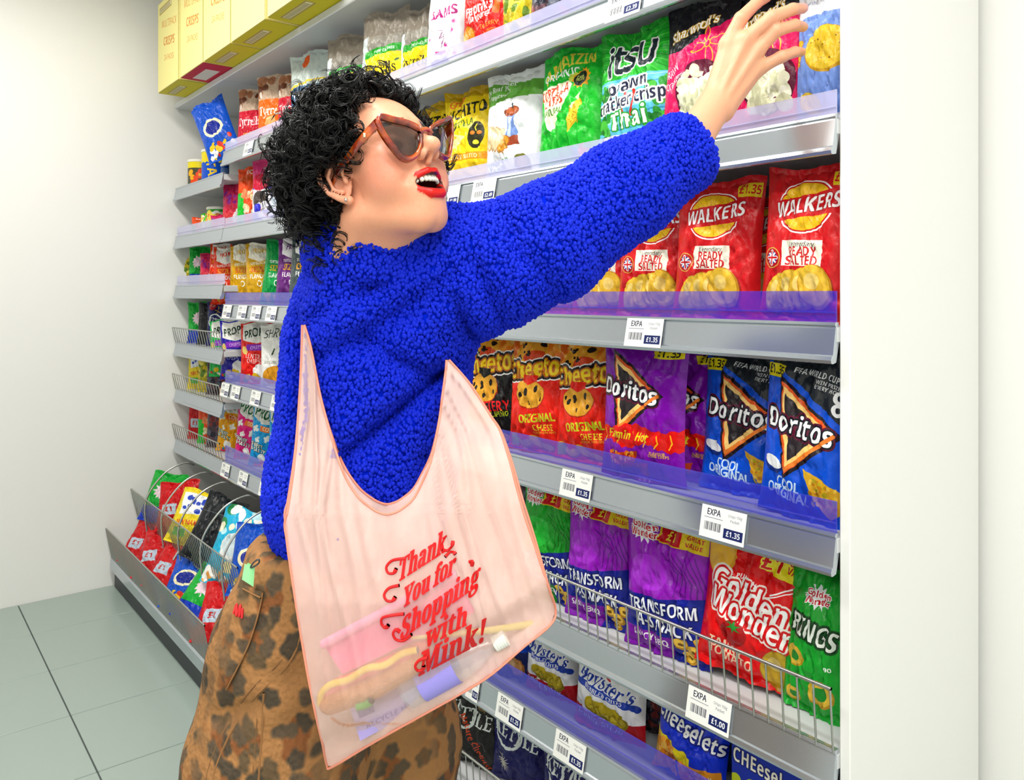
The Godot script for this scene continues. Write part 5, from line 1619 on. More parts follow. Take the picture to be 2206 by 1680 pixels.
func jacket_field(p: Vector3) -> float:
	var d := egg(p, G(824, 735, 1.22), Vector3(0.140, 0.155, 0.162))
	d = smin(d, egg(p, G(800, 930, 1.22), Vector3(0.138, 0.2, 0.16)), 0.05)
	d = smin(d, egg(p, G(760, 1075, 1.22), Vector3(0.128, 0.12, 0.155)), 0.05)
	d = smin(d, egg(p, G(782, 640, 1.2), Vector3(0.066, 0.10, 0.155)), 0.04)
	d = smin(d, chain(p, sleeve, 0.03), 0.045)
	d = smin(d, cone(p, G(822, 605, 1.3), G(810, 900, 1.42), 0.075, 0.065), 0.04)          # the far shoulder and arm
	d = smin(d, cone(p, G(800, 900, 1.42), G(900, 1060, 1.42), 0.065, 0.055), 0.05)
	# soft folds, drawn across the cloth
	for f in folds:
		var a: Vector2 = f[0]
		var b: Vector2 = f[1]
		var q := Vector2(p.x, p.y)
		var h := clampf((q - a).dot(b - a) / (b - a).length_squared(), 0.0, 1.0)
		var e: float = (q - a.lerp(b, h)).length() / float(f[2])
		if e < 3.0 and p.z > -1.24 - base0.z: d += 2.3 * f[3] * exp(-e * e) * (0.35 + 0.65 * sin(PI * (0.15 + 0.7 * h)))
	d += 0.004 * wob.get_noise_3dv(p * 9.0)
	# collar
	var c := G(799, 528, 1.135)
	var n := Vector3(0.12, 0.97, 0.1).normalized()
	var v := p - c
	var hgt := v.dot(n)
	var ring := Vector2((v - n * hgt).length() - 0.0755, absf(hgt) - minf(absf(hgt), 0.026)).length() - 0.016
	d = smin(d, ring, 0.02)
	d = smax(d, -cone(p, G(818, 440, 1.11), G(800, 560, 1.15), 0.063, 0.063), 0.012)
	# cuff and hem
	d = smax(d, (p - cuff_at).dot(cuff_dir), 0.012)
	d = smax(d, -cone(p, cuff_at + cuff_dir * 0.05, cuff_at - cuff_dir * 0.06, 0.046, 0.036), 0.008)
	return smax(d, (0.985 - base0.y) - p.y + 0.10 * (p.x - G(760, 1100, 1.2).x), 0.02)

func trouser_field(p: Vector3) -> float:
	var d := egg(p, G(752, 1190, 1.24), Vector3(0.125, 0.13, 0.145))
	d = smin(d, chain(p, near_leg, 0.05), 0.05)
	d = smin(d, chain(p, far_leg, 0.05), 0.04)
	for f in trouser_folds:
		var a: Vector2 = f[0]
		var b: Vector2 = f[1]
		var q := Vector2(p.x, p.y)
		var h := clampf((q - a).dot(b - a) / (b - a).length_squared(), 0.0, 1.0)
		var e: float = (q - a.lerp(b, h)).length() / float(f[2])
		if e < 3.0 and p.z > -1.3 - base0.z: d += f[3] * exp(-e * e) * (0.3 + 0.7 * sin(PI * (0.15 + 0.7 * h)))
	d += 0.006 * wob.get_noise_3dv(p * 7.0) + 0.0015 * wob.get_noise_3dv(p * 40.0)
	d = smax(d, p.y - (1.03 - base0.y), 0.01)
	return smax(d, 0.035 - p.y, 0.01)

var near_leg: Array
var far_leg: Array
var trouser_folds: Array

func G2(px: float, py: float, t: float) -> Vector2:
	var v := G(px, py, t)
	return Vector2(v.x, v.y)

# the point of a field's surface seen at a measured pixel
func on_surface(field: Callable, px: float, py: float, t0 := 0.95, lift := 0.0) -> Vector3:
	var t := t0
	for i in 60:
		var d: float = field.call(G(px, py, t))
		if d < 0.0006: break
		t += maxf(d * 0.8, 0.0008)
	return G(px, py, t - lift)

# ---- hand
var palm: Array
var fingers: Array

func hand_field(p: Vector3) -> float:
	var d := chain(p, [[G(1330, 425, 1.185), 0.038], [G(1470, 330, 1.215), 0.033], [G(1535, 235, 1.255), 0.027]], 0.02)
	for f in palm: d = smin(d, chain(p, f), 0.016)
	if p.x > G(1525, 0, 1.27).x:
		var e := 9.0
		for f in fingers: e = minf(e, chain(p, f, 0.004))
		d = smin(d, e, 0.009)
	for i in 4: d = smin(d, chain(p, [[palm[i][0][0] + Vector3(0, 0, 0.016), 0.0015], [palm[i][1][0] + Vector3(0, 0, 0.0115), 0.0022]]), 0.008)   # tendons
	return d

func hand_paint(p: Vector3) -> Color:
	var c := Color(0.91, 0.66, 0.52)
	for f in fingers:
		for k in [1, 2]:
			if k < f.size(): c = c.lerp(Color(0.9, 0.6, 0.49), 0.35 * exp(-((p - f[k][0]).length_squared() / 0.00016)))
		var tip: Vector3 = f[-1][0]
		var dir: Vector3 = (f[-1][0] - f[-2][0]).normalized()
		var v := p - tip
		var back := (Vector3(-0.2, 0.5, 0.85) - dir * Vector3(-0.2, 0.5, 0.85).dot(dir)).normalized()
		if v.dot(dir) > -0.006 and v.dot(back) > 0.0035 and absf(v.dot(dir.cross(back))) < 0.0052: c = Color(0.90, 0.66, 0.62)
	return c.lightened(0.04 * wob.get_noise_3dv(p * 120.0)).srgb_to_linear()

func body_field(p: Vector3) -> float:       # what the clothes cover
	var d := chain(p, [[G(800, 560, 1.21), 0.06], [G(810, 720, 1.23), 0.10], [G(790, 950, 1.23), 0.09], [G(750, 1180, 1.24), 0.105]], 0.05)
	d = smin(d, chain(p, [[G(870, 610, 1.2), 0.055], [G(1180, 525, 1.165), 0.042], [G(1400, 375, 1.195), 0.034]], 0.02), 0.04)
	d = smin(d, chain(p, [[G(800, 620, 1.3), 0.055], [G(800, 900, 1.42), 0.04], [G(960, 1050, 1.40), 0.03]], 0.02), 0.04)
	for l in [near_leg, far_leg]:
		d = smin(d, chain(p, [[l[0][0], 0.085], [l[2][0], 0.055], [l[-1][0] + Vector3(0, 0.05, 0), 0.035]], 0.02), 0.03)
	return d

func skin_material() -> StandardMaterial3D:
	var m := mat(Color.WHITE, 0.42, 0.0, 0.45)
	m.vertex_color_use_as_albedo = true
	m.subsurf_scatter_enabled = true
	m.subsurf_scatter_strength = 0.12
	m.normal_enabled = true
	m.normal_texture = noise_tex(0.05, 31, 256, true, 2.0)
	m.normal_scale = 0.12
	m.uv1_triplanar = true
	m.uv1_scale = Vector3(9, 9, 9)
	return m

func shopper() -> void:
	var foot := Vector3(-0.30, 0.0, -1.26)
	base0 = foot
	var o := thing("person", "person in a fluffy blue fleece and leopard print trousers reaching for a packet", "person", Vector3.ZERO)
	o.rotation_degrees.y = 51.0
	o.position = RT * foot.x - AX * foot.z
	# pose
	ho = G(820, 396, 1.08)
	var yaw := deg_to_rad(50.0)
	var pitch := deg_to_rad(29.0)
	var f := Vector3(sin(yaw) * cos(pitch), sin(pitch), cos(yaw) * cos(pitch))
	var l := Vector3(cos(yaw), 0, -sin(yaw))
	hb = Basis(l, f.cross(l), f)
	hb = Basis(f, deg_to_rad(5.0)) * hb
	neck_foot = (hb.inverse() * (G(798, 580, 1.165) - ho)) / HS
	sleeve = [[G(850, 606, 1.19), 0.100], [G(930, 592, 1.165), 0.096], [G(1040, 585, 1.15), 0.086], [G(1180, 525, 1.15), 0.079], [G(1350, 408, 1.18), 0.066], [G(1510, 304, 1.222), 0.057]]
	cuff_at = G(1491, 318, 1.22)
	cuff_dir = (G(1510, 304, 1.222) - G(1400, 375, 1.19)).normalized()
	for q in [[[690, 690], [900, 560], 0.012, 0.008], [[700, 770], [985, 590], 0.012, 0.008], [[720, 640], [800, 560], 0.010, 0.006], [[760, 760], [960, 640], 0.011, 0.006], [[735, 990], [955, 800], 0.012, 0.018], [[790, 730], [930, 815], 0.014, 0.012], [[985, 640], [1010, 720], 0.010, 0.010], [[1020, 560], [1080, 690], 0.013, 0.010], [[640, 690], [650, 900], 0.012, 0.010], [[1150, 560], [1200, 640], 0.012, 0.005], [[910, 985], [935, 1080], 0.010, 0.010], [[650, 860], [640, 1000], 0.01, 0.006], [[685, 585], [770, 562], 0.008, 0.010], [[770, 562], [880, 528], 0.008, 0.009], [[1230, 420], [1290, 560], 0.014, 0.005], [[1090, 470], [1120, 560], 0.012, 0.007]]:
		folds.append([G2(q[0][0], q[0][1], 1.1), G2(q[1][0], q[1][1], 1.1), q[2], q[3]])
	near_leg = [[G(695, 1250, 1.2), 0.118], [G(628, 1400, 1.19), 0.108], [G(600, 1620, 1.19), 0.124], [G(560, 1900, 1.2), 0.12], [G(500, 2480, 1.22), 0.11], [G(492, 2590, 1.22), 0.112]]
	far_leg = [[G(790, 1260, 1.32), 0.13], [G(830, 1600, 1.36), 0.118], [G(820, 1800, 1.38), 0.115], [G(800, 2240, 1.40), 0.105], [G(800, 2370, 1.40), 0.108]]
	for q in [[[470, 1545], [560, 1500], 0.012, 0.014], [[640, 1440], [700, 1400], 0.012, 0.008], [[560, 1420], [650, 1460], 0.012, 0.007], [[600, 1560], [690, 1520], 0.014, 0.006]]:
		trouser_folds.append([G2(q[0][0], q[0][1], 1.1), G2(q[1][0], q[1][1], 1.1), q[2], q[3]])
	# index, middle, ring, little: wrist end, knuckle
	palm = [[[G(1528, 222, 1.262), 0.013], [G(1566, 96, 1.268), 0.0115]], [[G(1538, 225, 1.256), 0.014], [G(1604, 86, 1.258), 0.0125]], [[G(1550, 232, 1.256), 0.014], [G(1631, 108, 1.262), 0.0115]], [[G(1562, 240, 1.262), 0.013], [G(1634, 148, 1.272), 0.0105]], [[G(1535, 230, 1.27), 0.014], [G(1560, 150, 1.295), 0.016]]]
	fingers = [
		[[G(1566, 96, 1.268), 0.0121], [G(1596, 40, 1.264), 0.0110], [G(1630, 6, 1.295), 0.0095], [G(1652, -6, 1.325), 0.0085]],
		[[G(1604, 86, 1.258), 0.0121], [G(1662, 38, 1.250), 0.0110], [G(1708, 20, 1.268), 0.0096], [G(1730, 18, 1.292), 0.0085]],
		[[G(1631, 108, 1.262), 0.0114], [G(1672, 66, 1.252), 0.0105], [G(1712, 54, 1.268), 0.0092], [G(1730, 58, 1.292), 0.0083]],
		[[G(1634, 148, 1.272), 0.0105], [G(1684, 122, 1.262), 0.0096], [G(1712, 112, 1.275), 0.0085], [G(1726, 112, 1.295), 0.0076]],
		[[G(1538, 200, 1.285), 0.0151], [G(1562, 140, 1.315), 0.0129], [G(1605, 110, 1.335), 0.0110], [G(1640, 100, 1.335), 0.0096]]]
	# body
	var head := nets(head_field, Vector3(-0.1, -0.26, -0.135), Vector3(0.1, 0.145, 0.13), 0.0022, head_paint)
	for i in head[0].size():
		head[0][i] = H(head[0][i])
		head[1][i] = hb * head[1][i]
	var hand := nets(hand_field, Vector3(G(1420, 0, 1.2).x, G(0, 380, 1.26).y, -1.37 - base0.z), Vector3(G(1770, 0, 1.27).x, G(0, -30, 1.3).y, -1.15 - base0.z), 0.003, hand_paint)
	var skin := Color(0.91, 0.64, 0.51).srgb_to_linear()
	var rest := nets(body_field, Vector3(-0.35, 0.0, -0.3), Vector3(0.65, 1.5, 0.25), 0.02, func(_p): return skin)
	var all := joined([head, hand, rest])
	M.skin = skin_material()
	part("body", raw_mesh(all[0], all[1], all[2], PackedVector2Array(), all[3]), M.skin, o)
	# teeth
	var st := SurfaceTool.new()
	st.begin(Mesh.PRIMITIVE_TRIANGLES)
	for i in 10:
		var x := (i - 4.5) * 0.0056
		var zz := 0.0825 - pow(absf(x) / 0.026, 2.2) * 0.016
		var big := 0.0094 - absf(i - 4.5) * 0.0005
		var turn := Basis(Vector3.UP, atan2(x * 2.0 * 0.016 / 0.000676, 1.0))
		add_box(st, Vector3(-0.0028, -big / 2, -0.003), Vector3(0.0028, big / 2, 0.002), 0.0014, Transform3D(hb * turn.scaled(Vector3.ONE * HS), H(Vector3(x, -0.0412 - big / 2 + 0.001 * pow(absf(i - 4.5) / 4.5, 2.0), zz))))
	var teeth := mat(Color(0.95, 0.92, 0.86), 0.22)
	var body_node: Node3D = o.get_node("body")
	tag(part("teeth", st.commit(), teeth, o), "white upper teeth in the open mouth", "")
	# fleece jacket
	var jk := nets(jacket_field, Vector3(G(560, 0, 1.22).x, 0.93, -1.52 - base0.z), Vector3(G(1560, 0, 1.25).x, G(0, 200, 1.22).y, -1.0 - base0.z), 0.0095, null, 1.5)
	M.fleece = mat(Color(0.0, 0.12, 0.74), 0.95, 0.0, 0.15)
	var jacket := part("fleece_jacket", raw_mesh(jk[0], jk[1], jk[2]), M.fleece, o)
	tag(jacket, "royal blue bouclé fleece jacket", "")
	nubs(jacket, jk)
	# trousers and shoes
	var tr := nets(trouser_field, Vector3(-0.42, 0.0, -0.4), Vector3(0.35, 1.08, 0.28), 0.0105, null, 1.3)
	var trousers := part("trousers", raw_mesh(tr[0], tr[1], tr[2]), leopard(), o)
	tag(trousers, "brown leopard print trousers", "")
	trouser_details(trousers)
	for leg in [near_leg, far_leg]:
		var c: Vector3 = leg[-1][0]
		c.y = 0.0
		var sh := nets(func(p: Vector3) -> float: return smax(smin(egg(p, c + Vector3(0.06, 0.035, 0.03), Vector3(0.15, 0.045, 0.05)), egg(p, c + Vector3(0, 0.06, 0), Vector3(0.055, 0.07, 0.05)), 0.03), -p.y, 0.004), c + Vector3(-0.15, -0.02, -0.12), c + Vector3(0.25, 0.16, 0.14), 0.008)
		part("shoe", raw_mesh(sh[0], sh[1], sh[2]), mat(Color(0.1, 0.1, 0.1), 0.5), o)
	hair(o)
	sunglasses(o)
	var stud := thing("ear_stud", "small silver stud in the ear lobe", "earring", o.transform * H(Vector3(-0.0828, -0.0325, 0.0084)))
	part("ball", lathe(ball_profile(0.0024), 12), mat(Color(0.9, 0.88, 0.84), 0.15, 1.0), stud)
	part("post", tube([Vector3(0, 0.0, 0), Vector3(-0.004, 0.0, -0.003)], 0.0006, 6), mat(Color(0.9, 0.88, 0.84), 0.15, 1.0), stud)

func ball_profile(r: float) -> Array:
	var a := []
	for i in 9: a.append(Vector2(maxf(0.0001, r * sin(PI * i / 8.0)), -r * cos(PI * i / 8.0)))
	return a

# thousands of small wool curls over the jacket
func nubs(parent: Node3D, m: Array) -> void:
	var st := SurfaceTool.new()
	st.begin(Mesh.PRIMITIVE_TRIANGLES)
	var prof := []
	for i in 6: prof.append(Vector2(maxf(0.0002, sin(PI * i / 5.0)), -cos(PI * i / 5.0)))
	var blob := lathe(prof, 8)
	var g := RandomNumberGenerator.new()
	g.seed = 77
	var xf: Array[Transform3D] = []
	var verts: PackedVector3Array = m[0]
	var norms: PackedVector3Array = m[1]
	var idx: PackedInt32Array = m[2]
	for i in range(0, idx.size(), 3):
		var a := verts[idx[i]]
		var b := verts[idx[i + 1]]
		var c := verts[idx[i + 2]]
		var want := (b - a).cross(c - a).length() * 0.5 * 62000.0
		var n := int(want) + int(g.randf() < want - int(want))
		for k in n:
			var u := g.randf()
			var v := g.randf()
			if u + v > 1.0:
				u = 1.0 - u
				v = 1.0 - v
			var p := a + (b - a) * u + (c - a) * v
			var nn := norms[idx[i]]
			var s := g.randf_range(0.0019, 0.0034)
			var q := Basis(Vector3(g.randf_range(-1, 1), g.randf_range(-1, 1), g.randf_range(-1, 1)).normalized(), g.randf() * TAU)
			xf.append(Transform3D(q.scaled(Vector3(s, s * 1.25, s * 0.9)), p + nn * g.randf_range(0.0, 0.0035)))
	var mm := MultiMesh.new()
	mm.transform_format = MultiMesh.TRANSFORM_3D
	mm.mesh = blob
	mm.instance_count = xf.size()
	for i in xf.size():
		mm.set_instance_transform(i, xf[i])
	var mi := MultiMeshInstance3D.new()
	mi.name = "wool_curls"
	mi.multimesh = mm
	var wm := mat(Color(0.0, 0.14, 0.80), 0.7, 0.0, 0.35)
	mi.material_override = wm
	mi.set_meta("kind", "stuff")
	parent.add_child(mi)


func leopard() -> StandardMaterial3D:
	var g := RandomNumberGenerator.new()
	g.seed = 12
	var n := 1024
	var im := Image.create(n, n, false, Image.FORMAT_RGBA8)
	im.fill(Color("9e7146"))
	var nz := FastNoiseLite.new()
	nz.frequency = 0.012
	nz.fractal_octaves = 3
	# each spot: an uneven ring of dark blotches round a browner heart, on a jittered grid so that the print repeats without a seam
	var cells := 9
	var step := float(n) / cells
	var dark := [Color("5a4c3c"), Color("62503a"), Color("4c4236")]
	for j in cells:
		for i in cells:
			var c := Vector2(i + 0.5 + g.randf_range(-0.16, 0.16) + 0.5 * (j % 2), j + 0.5 + g.randf_range(-0.16, 0.16)) * step
			var r := step * g.randf_range(0.36, 0.48)
			var ring := g.randf() < 0.6
			if ring: blot(im, c, r * 0.8, Color("825230"), g)
			var count := g.randi_range(3, 5) if ring else 1
			var w0 := g.randf() * TAU
			for k in count:
				var w := w0 + TAU * k / count + g.randf_range(-0.3, 0.3)
				var q := c + (Vector2.from_angle(w) * r * 0.75 * Vector2(0.85, 1.15) if ring else Vector2.ZERO)
				blot(im, q, r * (g.randf_range(0.4, 0.58) if ring else g.randf_range(0.5, 0.75)), dark[g.randi() % 3], g)
	im.resize(160, 160, Image.INTERPOLATE_LANCZOS)
	im.resize(n / 2, n / 2, Image.INTERPOLATE_CUBIC)
	var m := mat(Color.WHITE, 0.85, 0.0, 0.3)
	m.albedo_texture = ImageTexture.create_from_image(im)
	m.uv1_triplanar = true
	m.uv1_triplanar_sharpness = 4.0
	m.uv1_scale = Vector3(2.1, 1.75, 2.1)
	m.normal_enabled = true
	m.normal_texture = noise_tex(0.2, 8, 256, true, 3.0)
	m.normal_scale = 0.4
	m.detail_enabled = true
	m.detail_mask = noise_tex(0.012, 17, 256, false, 1.0, [[0.35, 0.7], [Color(0, 0, 0, 1), Color(0.45, 0.45, 0.45, 1)]])
	m.detail_albedo = noise_tex(0.03, 18, 256, false, 1.0, [[0.2, 0.8], [Color("9a6a44"), Color("b08258")]])
	m.detail_enabled = false
	return m

func blot(im: Image, c: Vector2, r: float, col: Color, g: RandomNumberGenerator) -> void:
	var n := im.get_width()
	var a := g.randf_range(0.7, 1.25)
	var p1 := g.randf() * 6.0
	var p2 := g.randf() * 6.0
	for y in range(int(-r * 1.5), int(r * 1.5) + 1):
		var run := -1
		for x in range(int(-r * 1.5), int(r * 1.5) + 2):
			var w := atan2(y, x)
			var rr := r * (1.0 + 0.22 * sin(2.0 * w + p1) + 0.12 * sin(5.0 * w + p2))
			if Vector2(x * a, y / a).length() < rr:
				im.set_pixel(posmod(int(c.x) + x, n), posmod(int(c.y) + y, n), col)

func seam(parent: Node3D, pts: Array, r: float, m: Material, called := "seam", field := trouser_field, sink := 0.0013) -> void:
	var v := PackedVector3Array()
	var fine := smooth(PackedVector3Array(pts.map(func(q): return Vector3(q[0], q[1], 0))), 8)
	for q in fine: v.append(on_surface(field, q.x, q.y, 0.95, -sink))
	part(called, tube(v, r, 6), m, parent)

func trouser_details(parent: Node3D) -> void:
	var thread := mat(Color("8c6238"), 0.9)
	var ridge := mat(Color("7a5532"), 0.9)
	seam(parent, [[655, 1330], [638, 1400], [605, 1450], [560, 1490], [510, 1555], [470, 1640], [455, 1700]], 0.0019, thread)
	seam(parent, [[640, 1340], [622, 1398], [590, 1440], [548, 1478], [498, 1545], [458, 1628], [442, 1690]], 0.0011, ridge)
	seam(parent, [[568, 1492], [566, 1560], [560, 1640], [556, 1700]], 0.0018, thread)
	seam(parent, [[556, 1498], [553, 1560], [547, 1640], [543, 1700]], 0.001, ridge)
	seam(parent, [[600, 1172], [630, 1240], [640, 1330]], 0.0011, thread)
	# side pocket: a patch of the same cloth standing off the leg
	var rows := []
	var left := [[524, 1258], [510, 1300], [494, 1350], [480, 1400], [470, 1440], [482, 1470]]
	var right := [[566, 1276], [560, 1308], [548, 1352], [534, 1392], [514, 1434], [487, 1486]]
	for j in 13:
		var row := []
		var t := j / 12.0 * 5.0
		var k := mini(int(t), 4)
		for i in 9:
			var a := Vector2(left[k][0], left[k][1]).lerp(Vector2(left[k + 1][0], left[k + 1][1]), t - k)
			var b := Vector2(right[k][0], right[k][1]).lerp(Vector2(right[k + 1][0], right[k + 1][1]), t - k)
			var q := a.lerp(b, i / 8.0)
			row.append(on_surface(trouser_field, q.x, q.y, 0.95, 0.004 + 0.003 * sin(PI * i / 8.0)))
		rows.append(row)
	part("side_pocket", sheet(rows, 0.003), leopard_mat if leopard_mat else parent.material_override, parent)
	seam(parent, [[566, 1276], [560, 1308], [548, 1352], [534, 1392], [514, 1434], [487, 1486]], 0.0012, thread, "pocket_stitch", trouser_field, -0.006)
	seam(parent, [[523, 1268], [545, 1280], [562, 1288]], 0.0012, thread, "pocket_stitch", trouser_field, -0.008)
	var red := mat(Color("d01c20"), 0.6)
	seam(parent, [[503, 1322], [510, 1302], [509, 1326], [518, 1304], [515, 1328], [522, 1312], [521, 1332]], 0.0018, red, "red_embroidery", trouser_field, -0.009)

var leopard_mat = null

func hairy(s: Vector3) -> float:           # above 0 where hair grows, for a point of the skull
	var front: float
	if s.y > 0.11: front = 0.09
	elif s.y > 0.09: front = lerpf(0.066, 0.09, (s.y - 0.09) / 0.02)
	elif s.y > 0.042: front = lerpf(0.054, 0.066, (s.y - 0.042) / 0.048)
	elif s.y > 0.012: front = lerpf(0.036, 0.054, (s.y - 0.012) / 0.03)
	elif s.y > 0.0: front = lerpf(-0.01, 0.036, s.y / 0.012)
	elif s.y > -0.015: front = -0.02
	else: front = -0.03
	if s.y < -0.075: return -1.0
	return front - s.z

func skull(dir: Vector3) -> Vector3:
	var p := Vector3(0, 0.03, -0.014)
	for i in 24:
		var q := Vector3(absf(p.x), p.y, p.z)
		var d := smin(egg(p, Vector3(0, 0.046, -0.014), Vector3(0.074, 0.079, 0.094)), egg(p, Vector3(0, 0.038, 0.016), Vector3(0.064, 0.066, 0.074)), 0.02)
		d = smin(d, cone(p, Vector3(0, -0.04, -0.035), neck_foot, 0.052, 0.058), 0.03)
		if d > -0.0004: break
		p += dir * maxf(-d, 0.0006)
	return p

func hair(o: Node3D) -> void:
	var hm := mat(Color(0.03, 0.03, 0.035), 0.36, 0.0, 0.42)
	# the dense mass next to the skull
	var cap := nets(func(p: Vector3) -> float:
		var d := egg(p, Vector3(0, 0.054, -0.024), Vector3(0.088, 0.09, 0.104))
		d = smin(d, egg(p, Vector3(0, -0.02, -0.075), Vector3(0.066, 0.085, 0.048)), 0.03)
		d += 0.008 * wob.get_noise_3dv(p * 34.0) + 0.004 * wob.get_noise_3dv(p * 90.0)
		var s := p
		var hl := hairy(Vector3(s.x, s.y, s.z))
		d = smax(d, -hl * 0.8 - 0.002 + 0.004 * wob.get_noise_3dv(p * 60.0), 0.016)
		var q := Vector3(absf(p.x), p.y, p.z)
		return smax(d, -egg(q, Vector3(0.08, -0.008, 0.006), Vector3(0.026, 0.036, 0.03)), 0.008)
	, Vector3(-0.11, -0.13, -0.15), Vector3(0.11, 0.16, 0.11), 0.0045)
	for i in cap[0].size():
		cap[0][i] = H(cap[0][i])
		cap[1][i] = hb * cap[1][i]
	var mass := part("hair", raw_mesh(cap[0], cap[1], cap[2]), hm, o)
	tag(mass, "short black curly hair", "")
	# ringlets
	var g := RandomNumberGenerator.new()
	g.seed = 404
	var verts := PackedVector3Array()
	var norms := PackedVector3Array()
	var idx := PackedInt32Array()
	var made := 0
	var tries := 0
	var down := hb.inverse() * Vector3.DOWN
	while made < 1700 and tries < 12000:
		tries += 1
		var dir := Vector3(g.randfn(), g.randfn() + 0.25, g.randfn() - 0.3).normalized()
		var s := skull(dir)
		var hl := hairy(s)
		if hl < 0.0: continue
		var q := Vector3(absf(s.x), s.y, s.z)
		if egg(q, Vector3(0.075, -0.006, 0.006), Vector3(0.03, 0.034, 0.026)) < 0.0: continue
		if s.y < 0.004 and s.z > -0.022 or s.y < -0.056: continue
		made += 1
		var nrm := (s - Vector3(0, 0.03, -0.02)).normalized()
		var tang := Vector3(g.randfn(), g.randfn(), g.randfn())
		tang = (tang - nrm * tang.dot(nrm)).normalized()
		var lift := g.randf_range(0.012, 0.024)
		var big := g.randf_range(0.005, 0.0115)
		var turns := g.randf_range(1.4, 2.8)
		var reach := g.randf_range(0.012, 0.03)
		var out := g.randf_range(0.012, 0.03) if g.randf() > 0.12 else g.randf_range(0.03, 0.042)
		if hl < 0.02:
			out *= 0.5
			reach *= 0.6
			lift *= 0.5
		var axis := (nrm * out + tang * reach + down * 0.010)
		var e1 := axis.cross(Vector3(0.3, 0.5, 0.8)).normalized()
		var e2 := axis.normalized().cross(e1)
		var ph := g.randf() * TAU
		for k in 4:
			var pts := PackedVector3Array()
			var off := Vector3(g.randfn(), g.randfn(), g.randfn()) * 0.0011
			var bk := big * g.randf_range(0.88, 1.1)
			for i in 26:
				var t := i / 25.0
				var w := ph + t * turns * TAU + k * 0.12
				var grow := smoothstep(0.0, 0.3, t)
				pts.append(H(s + nrm * lift * minf(1.0, t * 3.0) + axis * t + (e1 * cos(w) + e2 * sin(w)) * bk * grow + off * grow))
			strand(verts, norms, idx, pts, 0.00075)

	part("ringlets", raw_mesh(verts, norms, idx), hm, mass).set_meta("kind", "stuff")

func strand(verts: PackedVector3Array, norms: PackedVector3Array, idx: PackedInt32Array, pts: PackedVector3Array, r: float) -> void:
	var n := pts.size()
	var side := Vector3(0.31, 0.77, 0.55)
	for i in n:
		var d := (pts[mini(i + 1, n - 1)] - pts[maxi(i - 1, 0)]).normalized()
		side = (side - d * side.dot(d)).normalized()
		var up := d.cross(side)
		var b := verts.size()
		var rr := r * (1.0 - 0.7 * pow(float(i) / (n - 1), 4.0))
		for k in 3:
			var o := side * cos(TAU * k / 3.0) + up * sin(TAU * k / 3.0)
			verts.append(pts[i] + o * rr)
			norms.append(o)
		if i < n - 1:
			for k in 3:
				var l := (k + 1) % 3
				idx.append_array([b + k, b + 3 + k, b + 3 + l, b + k, b + 3 + l, b + l])

# ---- sunglasses: big tortoiseshell cat-eye frame
func spec(v: Vector3) -> Vector3: return H(Vector3(v.x, v.y + v.x * 0.10 - 0.010, v.z + 0.006))

